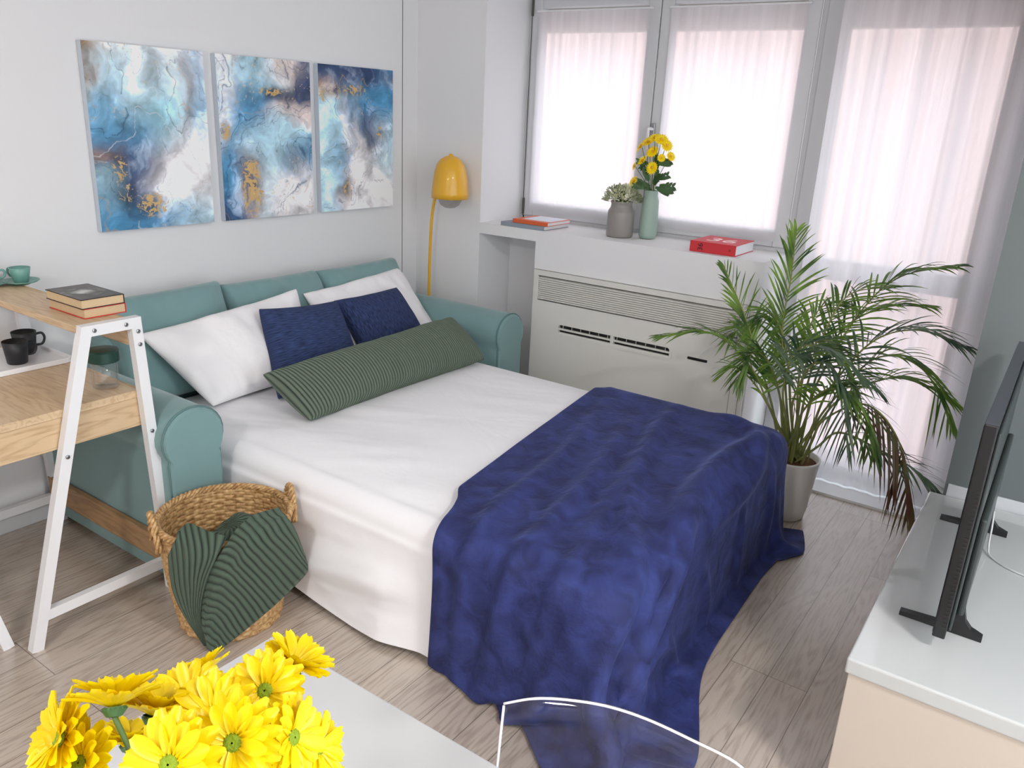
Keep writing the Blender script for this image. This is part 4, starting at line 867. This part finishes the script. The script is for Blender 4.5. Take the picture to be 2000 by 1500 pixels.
# ================================================================== SILL OBJECTS
SZ = 1.0655
def sill_books():
    book('hardcover_book', .012, .262, -.88, -.60, SZ, SZ+.021, 'bluegrey', 'paperw', '-x', 'thin blue-grey book lying under the orange book on the window sill')
    t = book('hardcover_book', .03, .26, -.89, -.665, SZ+.0215, SZ+.041, 'orange', 'paperw', '-x', 'thin orange book with a white and blue cover on top of the grey-blue one')
    bm = BM(); box(bm, .07, .25, -.88, -.70, SZ+.0411, SZ+.0414); obj('cover_picture', bm, 'covert', t)
    t.rotation_euler.z = math.radians(0)
    t = book('hardcover_book', .045, .29, -1.91, -1.685, SZ, SZ+.05, 'red', 'paperw', '-x', 'thick red hardback with 36 on its spine, at the right end of the sill', th=.003)
    # spine lettering: digits lie on their side, tops towards the left wall
    Rm = Matrix(((0, 0, -1, 0), (0, 1, 0, 0), (1, 0, 0, 0), (0, 0, 0, 1)))      # text x -> +z, text y -> +y, normal -> -x
    textobj('lettering', '36', .036, 'ink', Matrix.Translation((.0416, -1.738, SZ+.025)) @ Rm, t)
    textobj('lettering', 'III', .016, 'ink', Matrix.Translation((.0416, -1.882, SZ+.025)) @ Rm, t)
    Rt = Matrix(((0, 1, 0, 0), (-1, 0, 0, 0), (0, 0, 1, 0), (0, 0, 0, 1)))
    textobj('cover_lettering', '36', .15, 'pale', Matrix.Translation((.155, -1.80, SZ+.0502)) @ Rt, t)
sill_books()
def leafy(bm, p, d, L, w, droop=.3, up=(0, 0, 1), seg=3, twist=0):
    p = Vector(p); d = Vector(d).normalized(); up = Vector(up); s = d.cross(up); s = s.normalized() if s.length > 1e-4 else Vector((1, 0, 0)); s.rotate(Matrix.Rotation(twist, 3, d))
    prev = None
    for k in range(seg+1):
        f = k/seg; q = p+d*L*f-Vector((0, 0, droop*L*f*f)); ww = w*math.sin(math.pi*min(.98, .12+f*.88))**.8
        if k == seg: cur = [bm.verts.new(q)]
        else: cur = [bm.verts.new(q-s*ww/2), bm.verts.new(q+s*ww/2)]
        if prev: bm.faces.new(prev+cur[::-1]) if len(cur) == 2 else bm.faces.new((prev[0], prev[1], cur[0]))
        prev = cur
def planter():
    x, y = .175, -1.238; t = empty('herb_planter', (x, y, SZ), 'grey stoneware jar planted with a small variegated herb on the sill', 'potted plant')
    pr = [(.06, 0), (.066, .004), (.069, .01), (.068, .12), (.066, .132), (.056, .15), (.054, .165), (.058, .178), (.0575, .181), (.05, .18), (.05, .15)]
    bm = BM(); lathe(bm, pr, (x, y, SZ), 48); obj('jar', bm, 'grey_jar', t, True)
    bm = BM(); lathe(bm, [(.05, .165), (.001, .168)], (x, y, SZ), 24, capb=False); obj('soil', bm, 'soil', t)
    R = random.Random(3); bm = BM()
    for k in range(1100):
        a = R.uniform(0, 6.283); e = math.acos(R.uniform(.02, 1)); r = R.uniform(.72, 1)
        d = Vector((math.sin(e)*math.cos(a), math.sin(e)*math.sin(a), math.cos(e)))
        p = Vector((x, y, SZ+.178))+Vector((d.x*.1, d.y*.1, d.z*.085))*r
        leafy(bm, p, d+Vector((R.uniform(-1, 1), R.uniform(-1, 1), R.uniform(-.3, 1)))*.9, 0.017, .0085, .2, twist=R.uniform(-1, 1), seg=2)
    obj('foliage', bm, 'herb', t)
    bm = BM()
    for k in range(60):
        a = R.uniform(0, 6.283); e = R.uniform(0, 1.3); d = Vector((math.sin(e)*math.cos(a), math.sin(e)*math.sin(a), math.cos(e))); tube(bm, [Vector((x, y, SZ+.165)), Vector((x, y, SZ+.175))+d*.08], .001, 4)
    obj('stems', bm, 'stem', t)
planter()

def bloom_parts(c, nrm, R0, seed, parent, npet=19, cup_=.35, pm='petal_t', two=True, disc_r=.2):
    """daisy-like chrysanthemum head: ray petals, disc, calyx; c centre, nrm facing"""
    Rr = random.Random(seed); c = Vector(c); n = Vector(nrm).normalized(); q = Vector((0, 0, 1)).rotation_difference(n); bm = BM()
    for lay in range(2 if two else 1):
        for k in range(npet-4*lay):
            a = 2*math.pi*(k+.5*lay)/(npet-4*lay)+Rr.uniform(-.07, .07); L = R0*Rr.uniform(.88, 1.05)*(1-.14*lay); wd = R0*.34*Rr.uniform(.85, 1.1); el = cup_+lay*.22+Rr.uniform(-.1, .12); tw = Rr.uniform(-.25, .25)
            er = Vector((math.cos(a), math.sin(a), 0)); et = Vector((-math.sin(a), math.cos(a), 0)); rows = []
            for i in range(7):
                f = i/6; r = R0*.1+L*f*.93; z = R0*(math.sin(el)*f-.16*f*f*1.3)+.004*lay; w = wd*(.30+.70*math.sin(math.pi*min(1, .08+f*.62)))*(1 if i < 5 else (.88 if i == 5 else .45)); row = []
                for j, g in enumerate((-1, -.5, 0, .5, 1)):
                    zz = z+wd*.16*(g*g)-wd*.05*(abs(g) == .5)+tw*g*w*.35*f; row.append(bm.verts.new(c+q @ (er*r*math.cos(el*.4)+et*g*w/2+Vector((0, 0, zz)))))
                rows.append(row)
            for A, B in zip(rows, rows[1:]):
                for j in range(4): bm.faces.new((A[j], A[j+1], B[j+1], B[j]))
    obj('petals', bm, pm, parent, True)
    bm = BM(); d = disc_r*R0; lathe(bm, [(d, .0), (d*1.02, d*.25), (d*.86, d*.5), (d*.5, d*.62), (.0008, d*.56)], c+n*.003, 20, capb=False, axis=n); obj('disc', bm, 'disc', parent, True)
    bm = BM(); lathe(bm, [(R0*.07, -R0*.22), (R0*.16, -R0*.2), (R0*.26, -R0*.06), (R0*.24, .0)], c, 14, axis=n)
    for k in range(16):
        a = 2*math.pi*k/16; er = Vector((math.cos(a), math.sin(a), 0)); leafy(bm, c+q @ (er*R0*.1+Vector((0, 0, -R0*.2))), q @ (er+Vector((0, 0, .9))), R0*.28, R0*.09, 0, up=q @ Vector((0, 0, 1)), seg=2)
    obj('calyx', bm, 'leafd', parent)
def sill_vase():
    x, y = .238, -1.367; t = empty('bottle_vase', (x, y, SZ), 'sage green bottle-shaped vase standing on the window sill', 'vase')
    pr = [(.032, 0), (.04, .004), (.046, .018), (.0475, .03), (.046, .1), (.0435, .15), (.042, .19), (.038, .205), (.0335, .215), (.0335, .242), (.030, .243), (.030, .21), (.03, .06)]
    bm = BM(); lathe(bm, pr, (x, y, SZ), 44); obj('vase_body', bm, 'sage', t, True)
    # one spray of blooms: offsets (dy, dz, facing) above the vase mouth
    s = empty('chrysanthemum_spray', (x, y, SZ+.24), 'leafy spray of small yellow chrysanthemums in the sage green vase', 'flowers')
    zt = SZ+.24; mouth = Vector((x, y, zt-.02))
    heads = [(.035, .235, .030, (-.7, .2, .9)), (-.005, .255, .030, (-.6, 0, 1)), (-.045, .25, .030, (-.7, -.4, .8)), (-.068, .225, .027, (-.6, -.8, .4)), (.062, .21, .028, (-.6, .7, .6)), (.005, .19, .028, (-.9, .1, .6)), (.05, .145, .026, (-.8, .5, .8)), (-.012, .115, .028, (-1, .1, .25)), (-.095, .175, .022, (-.5, -.9, .5)), (.088, .115, .018, (-.8, .8, .3)), (.093, .04, .026, (-.8, .5, .5)), (-.05, .165, .018, (-.7, -.4, .3))]
    for i, (dy, dz, R0, fn) in enumerate(heads):
        hx = -.02-.03*((i*7) % 5)/5; c = Vector((x+hx, y+dy, zt+dz)); h = empty('bloom', tuple(c)); h.parent = s; h.location = c-Vector(s.location)
        stem = bez([mouth+Vector((0, dy*.15, 0)), mouth+Vector((hx*.4, dy*.35, dz*.5)), c-Vector(fn).normalized()*R0*.2], 10)
        bm = BM(); tube(bm, stem, .0016, 5); obj('flower_stem', bm, 'stem', h, True)
        bm = BM(); n = Vector(fn).normalized(); q = Vector((0, 0, 1)).rotation_difference(n)
        R0 *= 1.3
        for k in range(18):
            a = 2*math.pi*k/18; er = q @ Vector((math.cos(a), math.sin(a), .18)); leafy(bm, c, er, R0, R0*.36, .08, up=n, seg=3)
        for k in range(12):
            a = 2*math.pi*k/12; er = q @ Vector((math.cos(a), math.sin(a), .6)); leafy(bm, c, er, R0*.7, R0*.3, 0, up=n, seg=2)
        obj('petals', bm, 'petal', h)
        bm = BM(); lathe(bm, [(R0*.2, 0), (R0*.17, R0*.2), (.0005, R0*.26)], c+n*R0*.05, 8, capb=False, axis=n); obj('disc', bm, 'lamp', h)
    R = random.Random(5); bm = BM()
    for (dy, dz, a, L) in ((-.05, .02, -.6, .05), (-.085, .03, -.2, .055), (-.03, .06, .4, .05), (.02, .05, 1.8, .06), (.0, .09, 1.5, .06), (.035, .02, 2.6, .05), (.05, .13, 2.9, .045), (-.06, .14, .1, .05), (.07, .01, 2.8, .04), (-.1, .01, -.1, .05), (-.02, .03, 1.2, .06), (.012, .0, 2.2, .05), (.03, .09, 2.4, .045), (-.08, .135, .0, .04)):
        b = mouth+Vector((R.uniform(-.03, .01), dy*.45, dz+.02))
        d = Vector((R.uniform(-.5, .2), -math.cos(a), math.sin(a)*.6+.1)); L *= 1.25; upc = Vector((-1, -.3, .25)); leafy(bm, b, d, L*1.25, L*.42, .25, up=upc, seg=4)
        for f in (.35, .55, .75):
            for sg in (-1, 1): leafy(bm, b+d.normalized()*L*1.25*f, d.normalized()+Vector((0, sg*.4, sg*.8)), L*.45, L*.22, .1, up=upc, seg=3)
    obj('leaves', bm, 'leafd', s)
sill_vase()

# ================================================================== PALM
def palm():
    px, py = -.195, -2.372; t = empty('potted_palm', (px, py, 0), 'tall areca palm with arching fronds in a white pot by the floor-length curtain', 'potted plant')
    pr = [(.078, 0), (.084, .004), (.088, .03), (.0895, .034), (.0895, .04), (.0915, .044), (.0925, .05), (.0935, .056), (.113, .262), (.1165, .274), (.1165, .281), (.108, .281), (.104, .25)]
    bm = BM(); lathe(bm, pr, (px, py, 0), 56); obj('pot', bm, 'pot', t, True)
    R = random.Random(11); bm = BM(); lathe(bm, [(.106, .255), (.08, .262), (.04, .266), (.001, .268)], (px, py, 0), 36, capb=False); obj('soil', bm, 'soil', t, True)
    for i, P in enumerate(FRONDS):
        P = [Vector(p) for p in P]; a = 2.4*i; base = Vector((px+.05*math.cos(a)*(.4+.6*((i*5) % 3)/2), py+.05*math.sin(a)*(.4+.6*((i*5) % 3)/2), .25))
        path = bez([base]+[base.lerp(P[1], .5)*.6+P[0].lerp(P[1], .5)*.4]+P[1:], 60); n = len(path)
        pts = path; bm = BM(); rad = [.0055*(1-k/n)**.8+.0009 for k in range(n)]; tube(bm, pts, rad, 6)
        f_ = obj('frond', bm, 'palmstem', t, True)
        dry = i in (7,); dark = i in (8, 9, 12, 5)
        start = int(n*(.44 if i not in (10, 2, 7) else .5)); bm = BM(); N_ = 26 if i not in (10,) else 14; tot = sum((pts[k+1]-pts[k]).length for k in range(start, n-1))
        for j in range(N_):
            f = j/(N_-1); k = start+int((n-1-start)*f*.995); p = pts[k]; tg = (pts[min(k+1, n-1)]-pts[max(k-1, 0)]).normalized()
            side = tg.cross(Vector((0, 0, 1))); side = side.normalized() if side.length > .15 else Vector((.25, 1, 0)).normalized()
            if abs(tg.z) > .8: side = Vector((.2, 1, 0)).normalized()
            upv = side.cross(tg).normalized()
            if upv.z < 0 and abs(tg.z) < .8: upv = -upv
            for sg in (-1, 1):
                L = (.20*math.sin(math.pi*min(1, .22+.72*f))**.8+.015)*R.uniform(.85, 1.12)*(.75 if i in (2, 10) else 1)*min(1.05, .45+tot)
                ang = .85-.5*f+R.uniform(-.1, .1); d = tg*math.cos(ang)+side*sg*math.sin(ang)+upv*(.28+R.uniform(-.1, .12))
                if dry: d = d+Vector((0, 0, -.9))
                leafy(bm, p, d, L, .0104*R.uniform(.8, 1.15), (.30 if i not in (0, 1) else .12)+R.uniform(0, .2)+(.25 if dry else 0), up=upv, seg=6, twist=sg*.5+R.uniform(-.25, .25))
        obj('leaflets', bm, 'palmb' if dry else ('palmd' if dark else 'palm'), f_, True)
    bm = BM()
    for k in range(10):
        a = R.uniform(0, 6.28); r = R.uniform(.01, .075); b = Vector((px+r*math.cos(a), py+r*math.sin(a), .255)); e = b+Vector((R.uniform(-.1, .1), R.uniform(-.1, .1), R.uniform(.18, .42))); tube(bm, bez([b, b.lerp(e, .5)+Vector((0, 0, .02)), e], 8), [.004-.003*i/8 for i in range(9)], 5)
    obj('bare_stems', bm, 'palmstem', t, True)
palm()

# ================================================================== TV AND CABINET
def media():
    t = empty('media_cabinet', (-1.17, -3.3, 0), 'glossy white low cabinet standing against the grey wall under the television', 'cabinet')
    bm = BM(); box(bm, -1.765, -.605, -3.9, -2.957, .0, .404, .002); obj('body', bm, pbr('cabinet_warm_lit', (196, 184, 172), .45), t)  # white body; warm light falling on it is put into the cream colour
    bm = BM(); box(bm, -1.772, -.598, -3.905, -2.948, .406, .45, .006, 3); obj('glossy_top', bm, pbr('gloss_white', (188, 190, 190), .06, coat=.6), t)
    tv = empty('television', (-1.14, -3.11, .4505), 'thin black flat-screen television seen edge-on, on two black feet', 'television')
    x0, x1 = -1.612, -.68; yf = -3.101
    bm = BM(); box(bm, x0, x1, yf-.028, yf, .49, 1.045, .003); p = obj('screen_panel', bm, 'black', tv)
    bm = BM(); box(bm, x0+.004, x1-.004, yf+.0003, yf+.0012, .50, 1.038); obj('screen', bm, pbr('screen_glass', (8, 9, 11), .08), tv)
    bm = BM(); box(bm, x0+.03, x1-.03, yf-.036, yf-.028, .50, 1.02, .003); box(bm, x0+.1, x1-.1, yf-.052, yf-.036, .51, .78, .006); obj('back_shell', bm, 'tvback', tv)
    bm = BM()
    for k in range(34): box(bm, x0-.0012, x0+.001, yf-.026, yf-.016, .52+.011*k, .524+.011*k)
    obj('vent_slots', bm, 'acdark', tv)
    bm = BM(); box(bm, x0, x1, yf-.0285, yf-.0005, 1.0452, 1.0462); obj('top_edge', bm, pbr('tv_top_edge', (92, 94, 104), .25, metal=.6), tv)
    for x in (-1.487, -.81):
        bm = BM(); w = .022; q = .4505
        pr = [(-3.013, q), (-3.013, q+.012), (-3.118, q+.018), (-3.12, .492), (-3.131, .50), (-3.131, .60), (-3.152, .60), (-3.154, .52), (-3.162, .49), (-3.176, .474), (-3.204, q+.013), (-3.204, q)]
        A = [bm.verts.new((x-w/2, a, b)) for a, b in pr]; B = [bm.verts.new((x+w/2, a, b)) for a, b in pr]; n = len(A)
        bm.faces.new(A[::-1]); bm.faces.new(B)
        for k in range(n): bm.faces.new((A[k], A[(k+1) % n], B[(k+1) % n], B[k]))
        obj('foot', bm, 'black', tv)
media()
cable('tv_cable', [(-.90, -3.155, .56), (-.93, -3.16, .52), (-.97, -3.165, .47), (-1.0, -3.18, .4535), (-1.05, -3.25, .4535), (-1.07, -3.4, .4535)], 'thin grey cable running from behind the television across the cabinet')

# ================================================================== TABLE, CHAIR, BOUQUET
def table():
    t = empty('dining_table', (-3.35, -2.75, 0), 'white table with a square corner under the yellow flowers in the foreground', 'table')
    bm = BM(); box(bm, -3.75, -2.817, -3.55, -2.165, .725, .75, .003); obj('tabletop', bm, 'white', t)
    for x in (-3.69, -2.88):
        for y in (-3.49, -2.23):
            bm = BM(); box(bm, x-.025, x+.025, y-.025, y+.025, 0, .725, .003); obj('leg', bm, 'white', t)
table()
def ghost():
    t = empty('clear_chair', (-2.7, -2.82, 0), 'transparent acrylic chair with a curved backrest beside the white table', 'chair')
    top = bez([(-2.753, -2.621, .798), (-2.742, -2.664, .822), (-2.725, -2.707, .832), (-2.705, -2.765, .838), (-2.692, -2.824, .838), (-2.683, -2.891, .832), (-2.675, -2.957, .822), (-2.675, -3.0, .795)], 40)
    bot = []
    for i, p in enumerate(top): bot.append(Vector((p.x-.03, p.y+(.01 if i < 20 else -.01)*0, .47)))
    n = len(top); X = np.array([[tuple(b.lerp(tp, f)) for f in np.linspace(0, 1, 10)] for b, tp in zip(bot, top)])
    m, uv = gridmesh(X); obj('backrest', m, 'acrylic', t, True, mods=[('SOLIDIFY', {'thickness': .005})])
    bm = BM(); tube(bm, [bot[0]]+[top[0]-Vector((0, 0, .004))], .002, 8); tube(bm, top, .0019, 8); tube(bm, [top[-1], bot[-1]], .003, 8); obj('backrest_edge', bm, 'acredge', t, True)
    bm = BM(); prism(bm, [(-2.69, -2.62), (-2.66, -3.02), (-2.98, -3.05), (-3.0, -2.6)], .455, .47); obj('seat', bm, 'acrylic', t, mods=[('BEVEL', {'width': .004, 'segments': 2})])
    for x, y in ((-2.70, -2.65), (-2.68, -2.99), (-2.96, -3.01), (-2.97, -2.63)):
        bm = BM(); tube(bm, [(x, y, .455), (x+(.03 if x > -2.8 else -.03), y, 0)], [.02, .013], 10); obj('leg', bm, 'acrylic', t, True)
ghost()
LBL = ['wide open yellow daisy with a round green eye facing the camera, largest of the bouquet', 'open yellow daisy just above the largest one, green eye showing', 'yellow daisy at the far left of the bouquet turned left', 'upright yellow daisy on a thick dark stem at the upper left of the bouquet',
       'small yellow daisy seen from the side on a bent stem, highest in the bouquet', 'yellow daisy seen from the side between the upper left one and the small highest one', 'yellow daisy half cut by the bottom edge of the photo with its green eye showing', 'yellow daisy turned right, beside the largest one', 'yellow daisy at the far right of the bouquet, seen sideways',
       'yellow daisy at the upper right of the bouquet over the table corner', 'yellow daisy at the lower left corner of the bouquet, cut by the photo edge', 'small yellow daisy low on the left, under the upright one', 'yellow daisy hidden behind the largest one on its left', 'yellow daisy below the largest one at the photo edge', 'yellow daisy in the middle of the bouquet behind the others', 'yellow daisy at the lower right edge of the bouquet']
def bouquet():
    vx, vy = -3.31, -2.74; v = empty('glass_vase', (vx, vy, .7505), 'clear glass vase holding the yellow daisies on the white table', 'vase')
    bm = BM(); lathe(bm, [(.04, 0), (.044, .004), (.04, .1), (.045, .22), (.042, .22), (.037, .1), (.038, .012), (.001, .012)], (vx, vy, .7505), 36); obj('vase_body', bm, 'jar', v, True)
    for i, (p, n) in enumerate(BLOOMS):
        t = empty('yellow_daisy', tuple(p), LBL[i], 'flower', 'yellow daisies in the foreground bouquet')
        R0 = .036*(.8 if i in (4, 11) else 1)
        bloom_parts(p, n, R0, 40+i, t, cup_=(.25 if i in (0, 1, 6, 7, 8, 2) else .5), disc_r=.21)
        P = Vector(p); N = Vector(n).normalized(); m = Vector((vx+.015*math.cos(i*2.4), vy+.015*math.sin(i*2.4), .96))
        bm = BM(); tube(bm, bez([Vector((m.x, m.y, .78)), m, m.lerp(P, .6)-N*.012, P-N*R0*.2], 24), .0022, 8); obj('stem', bm, 'stem', t, True)
        if i in (3, 11, 5):
            bm = BM(); b = m.lerp(P, .75); leafy(bm, b, Vector((.6, .4, .4)), .045, .016, .2, seg=4); leafy(bm, b, Vector((-.6, .1, .5)), .035, .012, .2, seg=4); obj('leaf', bm, 'leafd', t)
bouquet()

# ================================================================== ADDED FILL LAMPS (unseen, put in to brighten the room)
def fill_lamp(x, y, power, label):
    t = empty('fill_lamp', (x, y, 2.66), label, 'lamp')
    bm = BM(); lathe(bm, [(.2, 0), (.21, .01), (.21, .06)], (x, y, 2.66), 40, capt=True, capb=False); obj('housing', bm, 'metalw', t, True)
    bm = BM(); lathe(bm, [(.001, -.004), (.195, -.002), (.2, .004)], (x, y, 2.66), 40, capb=False); obj('diffuser', bm, 'fillglow', t, True)
    l = area_light('fill_light', (x, y, 2.645), .4, power, (1, .965, .94)); l.data.shape = 'DISK'; l.parent = t; l.location = (0, 0, -.015)
fill_lamp(-5.0, -2.6, 19, 'round ceiling lamp added as fill light behind the camera, nearer the art wall')
fill_lamp(-2.7, -4.4, 20, 'round ceiling lamp added as fill light behind the camera, farther from the art wall')
